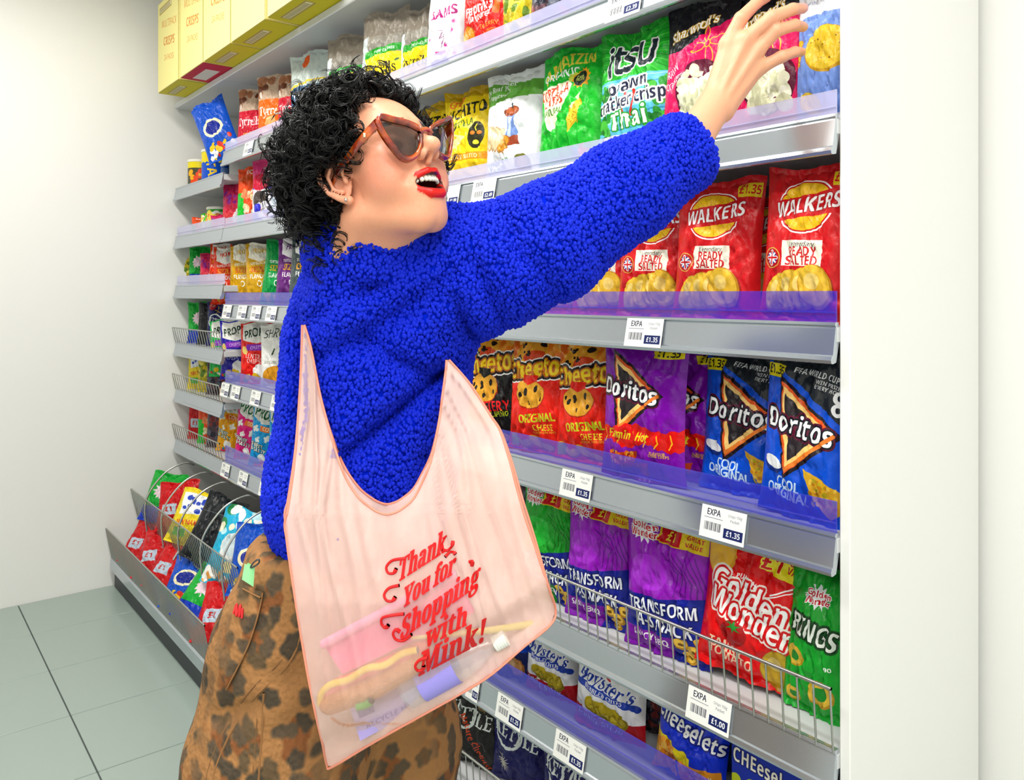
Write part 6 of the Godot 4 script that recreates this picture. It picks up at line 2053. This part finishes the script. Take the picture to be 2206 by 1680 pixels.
func sunglasses(o: Node3D) -> void:
	var s := thing("sunglasses", "tortoiseshell cat-eye sunglasses with dark lenses on the face", "sunglasses", o.position)
	s.rotation_degrees.y = 51.0
	var shell := mat(Color.WHITE, 0.12, 0.0, 0.6)
	shell.albedo_texture = noise_tex(0.012, 55, 256, false, 1.0, [[0.3, 0.5, 0.62, 0.75], [Color("3a0c06"), Color("8a2408"), Color("b8410c"), Color("d8691a")]])
	shell.uv1_triplanar = true
	shell.uv1_scale = Vector3(9, 9, 9)
	shell.clearcoat_enabled = true
	shell.clearcoat = 0.6
	shell.clearcoat_roughness = 0.05
	var dark := mat(Color(0.03, 0.027, 0.015), 0.04, 0.0, 0.9)
	dark.albedo_color.a = 0.86
	dark.transparency = BaseMaterial3D.TRANSPARENCY_ALPHA
	var wrap := func(x: float, y: float) -> float: return 0.1045 - pow(absf(x) / 0.074, 2.0) * 0.013 + (y - 0.03) * 0.38
	var ring := [[0.0135, 0.0205], [0.030, 0.0275], [0.050, 0.0335], [0.067, 0.0395], [0.0685, 0.0355], [0.0635, 0.0225], [0.0545, 0.0075], [0.0445, -0.0055], [0.0335, -0.0085], [0.0225, -0.004], [0.0145, 0.006], [0.0122, 0.0145]]
	var outline := PackedVector3Array(ring.map(func(q): return Vector3(q[0], q[1], 0)))
	outline = smooth(outline, 5, true)
	var mid := Vector3(0.041, 0.014, 0)
	for side: float in [-1.0, 1.0]:
		var st := SurfaceTool.new()
		st.begin(Mesh.PRIMITIVE_TRIANGLES)
		var n := outline.size()
		var loops: Array = []                    # inner back, inner front, crest, outer front, outer back
		for k in 5:
			var row := []
			for i in n:
				var p := outline[i]
				var a := outline[(i - 1 + n) % n]
				var b := outline[(i + 1) % n]
				var nr := Vector3(b.y - a.y, a.x - b.x, 0).normalized()
				if nr.dot(p - mid) < 0.0: nr = -nr
				var off: float = [0.0, 0.0, 0.0030, 0.0060, 0.0064][k]
				var dz: float = [-0.0035, 0.0008, 0.0026, 0.0012, -0.0035][k]
				var q := p + nr * off
				row.append(spec(Vector3(q.x * side, q.y, wrap.call(q.x, q.y) + dz)))
			loops.append(row)
		loops.append(loops[0])
		part("rim", sheet(loops, 0.0, true), shell, s)
		var lens := SurfaceTool.new()
		lens.begin(Mesh.PRIMITIVE_TRIANGLES)
		var nl := (hb * Vector3(0.22 * side, 0.03, 0.97)).normalized()
		for i in n:
			var tri_pts := [mid, outline[i], outline[(i + 1) % n]]
			var pos := []
			for p in tri_pts: pos.append(spec(Vector3(p.x * side, p.y, wrap.call(p.x, p.y) - 0.0012)))
			for k in ([0, 1, 2] if side > 0 else [0, 2, 1]):
				var pp: Vector3 = tri_pts[k]
				lens.set_normal((hb * Vector3((0.22 + (pp.x - mid.x) * 7.0) * side, 0.05 + (pp.y - mid.y) * 5.0, 0.97)).normalized())
				lens.add_vertex(pos[k])
		part("lens", lens.commit(), dark, s)
		# temple arm
		var arm := []
		var path := [[0.0735, 0.0365, 0.0915, 0.0135], [0.0770, 0.0345, 0.076, 0.0130], [0.0790, 0.0315, 0.052, 0.0115], [0.0800, 0.0275, 0.025, 0.0100], [0.0800, 0.0245, 0.002, 0.0085], [0.0790, 0.018, -0.014, 0.0075], [0.077, 0.003, -0.027, 0.007]]
		for q in path:
			var row := []
			for k in 8:
				var w := TAU * k / 8.0
				row.append(spec(Vector3((q[0] + 0.0019 * signf(cos(w)) * pow(absf(cos(w)), 0.6)) * side, q[1] + q[3] / 2 * signf(sin(w)) * pow(absf(sin(w)), 0.6), q[2])))
			arm.append(row)
		part("temple_arm", sheet(arm, 0.0, true), shell, s)
		part("rivet", bevel_box(Vector3(-0.0018, -0.0025, -0.0018), Vector3(0.0018, 0.0025, 0.0018), 0.0005), mat(Color(0.85, 0.8, 0.7), 0.2, 1.0), s, spec(Vector3(0.0795 * side, 0.0335, 0.072)))
	var br := PackedVector3Array()
	for q in [[-0.012, 0.0175, 0.0995], [-0.006, 0.0205, 0.1015], [0.0, 0.0215, 0.1025], [0.006, 0.0205, 0.1015], [0.012, 0.0175, 0.0995]]: br.append(spec(Vector3(q[0], q[1], q[2])))
	part("bridge", tube(smooth(br), 0.0030, 8), shell, s)
# ---------------------------------------------------------------- the sheer tote and what it carries
func poly_at(pts: Array, y: float) -> float:          # x of a polyline [[y, x], ...] at y
	for i in pts.size() - 1:
		if y <= pts[i + 1][0]:
			return lerpf(pts[i][1], pts[i + 1][1], clampf((y - pts[i][0]) / (pts[i + 1][0] - pts[i][0]), 0.0, 1.0))
	return pts[-1][1]

func poly_run(pts: Array, t: float) -> Vector2:       # the point at share t of a polyline's length
	var total := 0.0
	for i in pts.size() - 1: total += Vector2(pts[i][0], pts[i][1]).distance_to(Vector2(pts[i + 1][0], pts[i + 1][1]))
	var left := t * total
	for i in pts.size() - 1:
		var a := Vector2(pts[i][0], pts[i][1])
		var b := Vector2(pts[i + 1][0], pts[i + 1][1])
		var l := a.distance_to(b)
		if left <= l or i == pts.size() - 2: return a.lerp(b, clampf(left / l, 0.0, 1.0))
		left -= l
	return Vector2.ZERO

const TL := [[700, 651], [800, 648], [900, 642], [1000, 634], [1100, 620], [1108, 618]]
const TIL := [[700, 656], [740, 668], [800, 680], [860, 692], [940, 714], [1000, 733], [1040, 751], [1075, 776], [1097, 804], [1105, 820], [1108, 834]]
const TIR := [[775, 962], [800, 960], [860, 952], [900, 947], [960, 936], [1000, 926], [1040, 909], [1075, 890], [1097, 864], [1105, 848], [1108, 834]]
const TR := [[775, 967], [800, 990], [830, 1015], [865, 1038], [900, 1060], [930, 1078], [1000, 1100], [1080, 1121], [1108, 1129]]
const TLB := [[618, 1108], [613, 1130], [617, 1160], [622, 1200], [634, 1280], [650, 1380], [664, 1460], [680, 1540], [694, 1600], [704, 1648]]
const TRB := [[1129, 1108], [1150, 1170], [1180, 1260], [1197, 1312]]
const TB := [[704, 1648], [716, 1652], [800, 1602], [900, 1546], [1000, 1490], [1060, 1452], [1130, 1392], [1186, 1346], [1197, 1312]]

const FOLDS := [[0.05, 0.014, 0.006], [0.10, 0.012, 0.007], [0.155, 0.014, 0.007], [0.225, 0.02, 0.006], [0.32, 0.022, 0.004], [0.43, 0.03, 0.003], [0.60, 0.02, 0.004], [0.665, 0.013, 0.007], [0.715, 0.012, 0.007], [0.78, 0.016, 0.006], [0.86, 0.018, 0.006], [0.94, 0.016, 0.004]]

func tote_t(px: float, py: float, back := false) -> float:
	var base := 0.0
	var rows := [[700, 1.048], [800, 1.044], [900, 1.03], [1000, 1.006], [1108, 0.988], [1300, 0.972], [1500, 0.975], [1650, 1.01]]
	base = poly_at(rows, py)
	var mid := lerpf(872.0, 930.0, clampf((py - 1108.0) / 300.0, 0.0, 1.0))
	var q := (px - mid) / 285.0
	var t := base + 0.05 * pow(absf(q), 2.4)
	var bottom := 1648.0 - (px - 704.0) * 0.66
	t += 0.03 * smoothstep(90.0, 0.0, bottom - py)
	# folds that run down from the straps
	var l := poly_at(TL, py) if py < 1108.0 else lerpf(618.0, 704.0, (py - 1108.0) / 540.0)
	var r := poly_at(TR, py) if py < 1108.0 else lerpf(1129.0, 1205.0, (py - 1108.0) / 210.0)
	var s := (px - l) / maxf(r - l, 1.0)
	var keep := clampf((1620.0 - py) / 480.0, 0.12, 1.0)
	for f in FOLDS:
		var e: float = (s - f[0] + 0.015 * sin(py * 0.012 + f[0] * 40.0)) / f[1]
		if absf(e) < 3.0: t -= f[2] * exp(-e * e) * keep
	t += 0.003 * wob.get_noise_2d(px * 0.012 + 50.0, py * 0.006)
	if back:
		t += 0.075 * clampf(1.0 - q * q * q * q, 0.0, 1.0) * smoothstep(0.0, 60.0, bottom - py) * smoothstep(640.0, 1000.0, py) + 0.004
	return t

func tote_pt(px: float, py: float, back := false, off := 0.0, touch := true) -> Vector3:
	var t := tote_t(px, py, back)
	if back: t += off
	else: t -= off
	if touch and back and py < 1230.0:
		var sf := -on_surface(jacket_field, px, py, 0.97).z - base0.z
		if sf < 1.25: t = minf(t, sf - (0.010 if back else 0.017))
	return G(px, py - (22.0 * smoothstep(880.0, 1080.0, py) * smoothstep(1300.0, 1120.0, py) if back else 0.0), t)

func veil_mesh(rows: Array, back: bool) -> ArrayMesh:      # cloth over measured points, shaded by the cloth's own slope
	var verts := PackedVector3Array()
	var norms := PackedVector3Array()
	var idx := PackedInt32Array()
	var w: int = rows[0].size()
	for row in rows:
		for q: Vector2 in row:
			verts.append(tote_pt(q.x, q.y, back))
			var dx := tote_pt(q.x + 3, q.y, back, 0.0, false) - tote_pt(q.x - 3, q.y, back, 0.0, false)
			norms.append(dx.cross(tote_pt(q.x, q.y - 3, back, 0.0, false) - tote_pt(q.x, q.y + 3, back, 0.0, false)).normalized())
	for j in rows.size() - 1:
		for i in w - 1:
			var a := j * w + i
			idx.append_array([a, a + 1, a + w, a + 1, a + w + 1, a + w])
	return raw_mesh(verts, norms, idx)

func tote() -> void:
	var o := thing("tote_bag", "sheer pink organza tote with red lettering hanging from the shoulder", "tote bag", Vector3(base0.x, 0, 0))
	o.rotation_degrees.y = 51.0
	o.position = RT * base0.x - AX * base0.z
	var veil := mat(Color(1.0, 0.87, 0.83), 0.45, 0.0, 0.4)
	veil.albedo_color.a = 0.42
	veil.transparency = BaseMaterial3D.TRANSPARENCY_ALPHA
	veil.backlight_enabled = true
	veil.backlight = Color(0.45, 0.36, 0.34)
	var denser_veil := veil.duplicate()
	denser_veil.albedo_color.a = 0.8  # same cloth, not lined: made denser behind so the bag's inside looks brighter
	var hem := mat(Color(0.98, 0.62, 0.52), 0.6)
	hem.albedo_color.a = 0.85
	hem.transparency = BaseMaterial3D.TRANSPARENCY_ALPHA
	for b in 2:
		var back := b == 1
		var patches := []
		for side in 2:                          # straps
			var rows := []
			var y0 := 700.0 if side == 0 else 775.0
			for j in 31:
				var y := lerpf(y0, 1108.0, 1.0 - pow(1.0 - j / 30.0, 1.7))
				var x0 := poly_at(TL if side == 0 else TIR, y)
				var x1 := poly_at(TIL if side == 0 else TR, y)
				var row := []
				for i in 37: row.append(Vector2(lerpf(x0, x1, i / 36.0), y))
				rows.append(row)
			patches.append(rows)
		var body := []
		for j in 45:
			var v := j / 44.0
			var lp := poly_run(TLB, v)
			var rp := poly_run(TRB, v)
			var row := []
			for i in 91:
				var s := i / 90.0
				var tp := Vector2(lerpf(618.0, 1129.0, s), 1108.0)
				var bp := poly_run(TB, s)
				var q := lp.lerp(rp, s) + tp.lerp(bp, v) - (Vector2(618, 1108).lerp(Vector2(1129, 1108), s)).lerp(Vector2(704, 1648).lerp(Vector2(1197, 1312), s), v)
				row.append(q)
			body.append(row)
		part("back_panel" if back else "front_panel", veil_mesh(body, back), denser_veil if back else veil, o)
		for p in patches: part("strap", veil_mesh(p, back), denser_veil if back else veil, o)
		# bound edges
		var neck := []
		for i in TIL.size(): neck.append(Vector3(TIL[i][1], TIL[i][0], 0))
		for i in range(TIR.size() - 2, -1, -1): neck.append(Vector3(TIR[i][1], TIR[i][0], 0))
		var run := PackedVector3Array()
		for q in smooth(PackedVector3Array(neck), 5): run.append(tote_pt(q.x, q.y, back, 0.001))
		part("neck_hem", tube(run, 0.0016, 6), hem, o)
		var rim := PackedVector3Array()
		for q in TL: rim.append(tote_pt(q[1], q[0], back))
		for q in TLB.slice(1): rim.append(tote_pt(q[0], q[1], back))
		for q in TB.slice(1): rim.append(tote_pt(q[0], q[1], back))
		for i in range(TRB.size() - 2, -1, -1): rim.append(tote_pt(TRB[i][0], TRB[i][1], back))
		for i in range(TR.size() - 2, -1, -1): rim.append(tote_pt(TR[i][1], TR[i][0], back))
		part("side_hem", tube(smooth(rim, 4), 0.0016, 6), hem, o)
	# the lettering: thick red embroidery lying on the front panel
	var red := mat(Color(0.86, 0.03, 0.05), 0.55)
	var words := [["Thank", 856, 1256, 958, 1190, 50], ["You for", 866, 1312, 978, 1236, 46], ["Shopping", 862, 1380, 1030, 1262, 50], ["with", 914, 1398, 1004, 1348, 46], ["Mink!", 902, 1458, 1040, 1384, 52]]
	for w in words:
		var src := Pen.glyphs(w[0], 1, true)
		var lo := 1e9
		var hi := -1e9
		for v in src:
			lo = minf(lo, v.x)
			hi = maxf(hi, v.x)
		var a := Vector2(w[1], w[2])
		var ex := (Vector2(w[3], w[4]) - a) / (hi - lo)
		var ey := Vector2(0.14, -1.0) * (float(w[5]) / 46.0)
		var st := SurfaceTool.new()
		st.begin(Mesh.PRIMITIVE_TRIANGLES)
		for sh: Vector2 in [Vector2.ZERO, Vector2(1.1, 0), Vector2(-1.1, 0), Vector2(0, 0.7), Vector2(0, -0.7)]:
			for i in range(0, src.size(), 3):
				var f := []
				var bk := []
				for k in 3:
					var p := a + ex * (src[i + k].x - lo) + ey * (src[i + k].y + 23.0) + sh
					f.append(tote_pt(p.x, p.y, false, 0.0032))
					bk.append(tote_pt(p.x, p.y, false, 0.0008))
				var up: bool = (f[1] - f[0]).cross(f[2] - f[0]).z > 0.0
				tri(st, f[0], f[1], f[2], not up)
				tri(st, bk[0], bk[1], bk[2], up)
		part("embroidered_word", st.commit(), red, o)
	var z := func(q: Array) -> Array: return [600.0 + q[0] / 2.847, 1080.0 + q[1] / 2.847]
	for sw in [[[775, 350], [700, 362], [662, 400], [672, 438], [706, 440], [722, 412]], [[740, 515], [678, 532], [648, 572], [664, 608], [698, 610], [716, 586]], [[770, 690], [690, 700], [636, 716], [632, 752], [656, 776], [674, 758]], [[815, 815], [770, 852], [722, 848], [702, 812], [720, 786], [744, 800]], [[915, 955], [862, 976], [838, 1010], [854, 1038], [886, 1030], [890, 1008]], [[1000, 296], [1036, 300], [1062, 276], [1070, 246]], [[1022, 340], [1050, 312], [1074, 312], [1086, 324]], [[1170, 372], [1190, 366], [1186, 392]]]:
		var pts := PackedVector3Array()
		for q in sw:
			var c: Array = z.call(q)
			pts.append(Vector3(c[0], c[1], 0))
		var run := PackedVector3Array()
		for q in smooth(pts, 6): run.append(tote_pt(q.x, q.y, false, 0.002))
		var rad := []
		for i in run.size(): rad.append(lerpf(0.0022, 0.0016, sin(PI * i / run.size())) if i < run.size() - 5 else 0.0026)
		part("embroidered_swash", tube(run, rad, 8), red, o)
	contents()

func along_pts(a: Array, n: int, t: float) -> PackedVector3Array:
	var v := PackedVector3Array()
	for q in a: v.append(G(q[0], q[1], tote_t(q[0], q[1]) + t))
	return smooth(v, n)

func inside(called: String, label: String, cat: String) -> Node3D:
	var o := thing(called, label, cat)
	o.rotation_degrees.y = 51.0
	o.position = RT * base0.x - AX * base0.z
	return o

func contents() -> void:
	# pink zip pouch
	var p := inside("zip_pouch", "flat pink zip pouch inside the sheer tote", "pouch")
	var rows := []
	for j in 7:
		var row := []
		for i in 17:
			var q := Vector2(696, 1388).lerp(Vector2(984, 1236), i / 16.0).lerp(Vector2(738, 1452).lerp(Vector2(1022, 1318), i / 16.0), j / 6.0)
			row.append(G(q.x, q.y, tote_t(q.x, q.y) + 0.014))
		rows.append(row)
	part("pouch", sheet(rows, 0.004), mat(Color(0.98, 0.42, 0.66), 0.4), p)
	part("zip_edge", tube(along_pts([[696, 1388], [840, 1312], [984, 1236]], 8, 0.012), 0.006, 8), mat(Color(0.99, 0.62, 0.80), 0.35), p)
	# hot dog purse
	var h := inside("novelty_purse", "beaded purse shaped like a hot dog inside the tote", "purse")
	var gold := mat(Color(0.86, 0.56, 0.16), 0.35, 0.3)
	gold.normal_enabled = true
	gold.normal_texture = noise_tex(0.12, 91, 256, true, 12.0, [], FastNoiseLite.TYPE_CELLULAR, 1)
	gold.uv1_triplanar = true
	gold.uv1_scale = Vector3(14, 14, 14)
	for q in [[712, 1512, 905, 1420, 0.0155, 0.024], [724, 1490, 900, 1400, 0.012, 0.036]]:
		var a := G(q[0], q[1], tote_t(q[0], q[1]) + q[5])
		var b := G(q[2], q[3], tote_t(q[2], q[3]) + q[5])
		var bend := Vector3(0, -0.004, 0)
		var nn := nets(func(v: Vector3) -> float: return minf(cone(v, a, (a + b) / 2.0 + bend, q[4], q[4] * 1.15), cone(v, (a + b) / 2.0 + bend, b, q[4] * 1.15, q[4] * 0.9)), a.min(b) - Vector3.ONE * 0.03, a.max(b) + Vector3.ONE * 0.03, 0.003)
		part("bun", raw_mesh(nn[0], nn[1], nn[2]), gold, h)
	part("sausage", tube(along_pts([[696, 1502], [720, 1478], [800, 1440], [905, 1396], [925, 1390]], 6, 0.022), 0.008, 10), mat(Color(0.94, 0.40, 0.30), 0.4), h)
	part("mustard", tube(along_pts([[690, 1516], [694, 1492], [714, 1474], [750, 1464], [790, 1440], [830, 1432], [866, 1408], [900, 1400]], 6, 0.011), 0.0045, 8), mat(Color(0.98, 0.84, 0.12), 0.4), h)
	part("lettuce", tube(along_pts([[770, 1522], [790, 1517], [800, 1508]], 6, 0.012), 0.005, 8), mat(Color(0.3, 0.72, 0.2), 0.6), h)
	# plastic bottle lying across the bag
	var b := inside("water_bottle", "clear plastic bottle with a white cap and lilac label inside the tote", "bottle")
	var a0 := G(868, 1490, 1.012)
	var a1 := G(1092, 1368, 1.018)
	var up := (a1 - a0).normalized()
	var sx := up.cross(Vector3(0, 0, 1)).normalized()
	var tr := Transform3D(Basis(sx, up, sx.cross(up)), a0)
	var long := (a1 - a0).length()
	var clear := glassy(Color(0.92, 0.96, 1.0), 0.16, 0.05)
	var bm := part("bottle_body", lathe([Vector2(0.001, 0.0), Vector2(0.02, 0.001), Vector2(0.024, 0.006), Vector2(0.024, long * 0.56), Vector2(0.021, long * 0.68), Vector2(0.011, long * 0.84), Vector2(0.0095, long * 0.88)], 28), clear, b)
	bm.transform = tr
	var lm := part("label_sleeve", lathe([Vector2(0.0243, 0.025), Vector2(0.0243, long * 0.5)], 28), mat(Color(0.62, 0.58, 0.92), 0.45), b)
	lm.transform = tr
	var cap := []
	for i in 12: cap.append(Vector2(0.0125 if i % 2 else 0.0119, long * 0.87 + i * 0.0016))
	cap.append(Vector2(0.0005, long * 0.87 + 0.019))
	var cm := part("cap", lathe(cap, 24), mat(Color(0.95, 0.95, 0.93), 0.4), b)
	cm.transform = tr
	# lilac packet at the bottom
	var pk := inside("refill_packet", "pale lilac printed packet at the bottom of the tote", "packet")
	rows = []
	for j in 9:
		var row := []
		for i in 17:
			var q := Vector2(752, 1520).lerp(Vector2(962, 1446), i / 16.0).lerp(Vector2(776, 1596).lerp(Vector2(976, 1488), i / 16.0), j / 8.0)
			row.append(G(q.x, q.y, 1.028 - 0.010 * sin(PI * i / 16.0) * sin(PI * j / 8.0)))
		rows.append(row)
	var lp := Pen.new(384, 0.42, C("d6c4f2"))
	lp.rect(0, 24, 60, 18, C("b9a6e8"))
	lp.text("RECYCLE ME", 34, 30, 6, C("5a50b0"), {})
	for i in 7: lp.text("ingredients and storage advice", 76, 6 + i * 4.6, 2.2, C("6a60b8"), {"bold": false})
	for i in 12: lp.rect(6 + i * 1.4, 6, 0.8, 12, C("5a50a0"))
	var pm := mat(Color.WHITE, 0.4)
	pm.albedo_texture = lp.done()
	part("packet", sheet(rows, 0.003), pm, pk)
	# gold chain
	var ch := inside("chain_strap", "gold chain strap lying in the bottom of the tote", "chain")
	var path := along_pts([[716, 1548], [745, 1562], [800, 1556], [860, 1557], [892, 1552]], 10, 0.006)
	var st := SurfaceTool.new()
	st.begin(Mesh.PRIMITIVE_TRIANGLES)
	for i in path.size() - 1:
		var d := (path[i + 1] - path[i]).normalized()
		var e := d.cross(Vector3(0, 0.3, 1) if i % 2 else Vector3(0, 1, 0.2)).normalized()
		var loop := PackedVector3Array()
		for k in 10: loop.append(path[i] + d * cos(TAU * k / 10) * 0.0026 + e * sin(TAU * k / 10) * 0.0018)
		add_tube(st, loop, 0.0006, 5, true)
	part("links", st.commit(), mat(Color(0.9, 0.62, 0.36), 0.25, 1.0), ch)
	# pale yellow stick
	var sk := inside("wooden_stick", "long pale yellow stick inside the tote", "stick")
	var rad := []
	var sp := along_pts([[886, 1372], [980, 1366], [1080, 1354], [1172, 1340]], 8, 0.016)
	for i in sp.size(): rad.append(lerpf(0.003, 0.0052, float(i) / sp.size()))
	part("shaft", tube(sp, rad, 10), mat(Color(0.97, 0.90, 0.55), 0.5), sk)
	# mint green key tag at the trouser pocket
	var kt := inside("key_tag", "mint green tag on a metal clip at the trouser pocket", "key tag")
	rows = []
	for j in 9:
		var row := []
		for i in 7:
			var s := i / 6.0
			var q := Vector2(527, 1214).lerp(Vector2(549, 1222), s).lerp(Vector2(521, 1248).lerp(Vector2(546, 1264), s), j / 8.0)
			row.append(G(q.x, q.y, -on_surface(trouser_field, 575, 1250, 0.95).z - base0.z - 0.022 - 0.003 * sin(PI * s)))
		rows.append(row)
	part("tag", sheet(rows, 0.005), mat(Color(0.62, 0.95, 0.66), 0.4), kt)
	var kz := -on_surface(trouser_field, 575, 1250, 0.95).z - base0.z - 0.026
	part("clip", tube(smooth(PackedVector3Array([G(540, 1222, kz), G(546, 1212, kz), G(556, 1205, kz), G(558, 1212, kz), G(548, 1220, kz)]), 5, true), 0.0012, 6, true), mat(Color(0.35, 0.36, 0.38), 0.25, 1.0), kt)
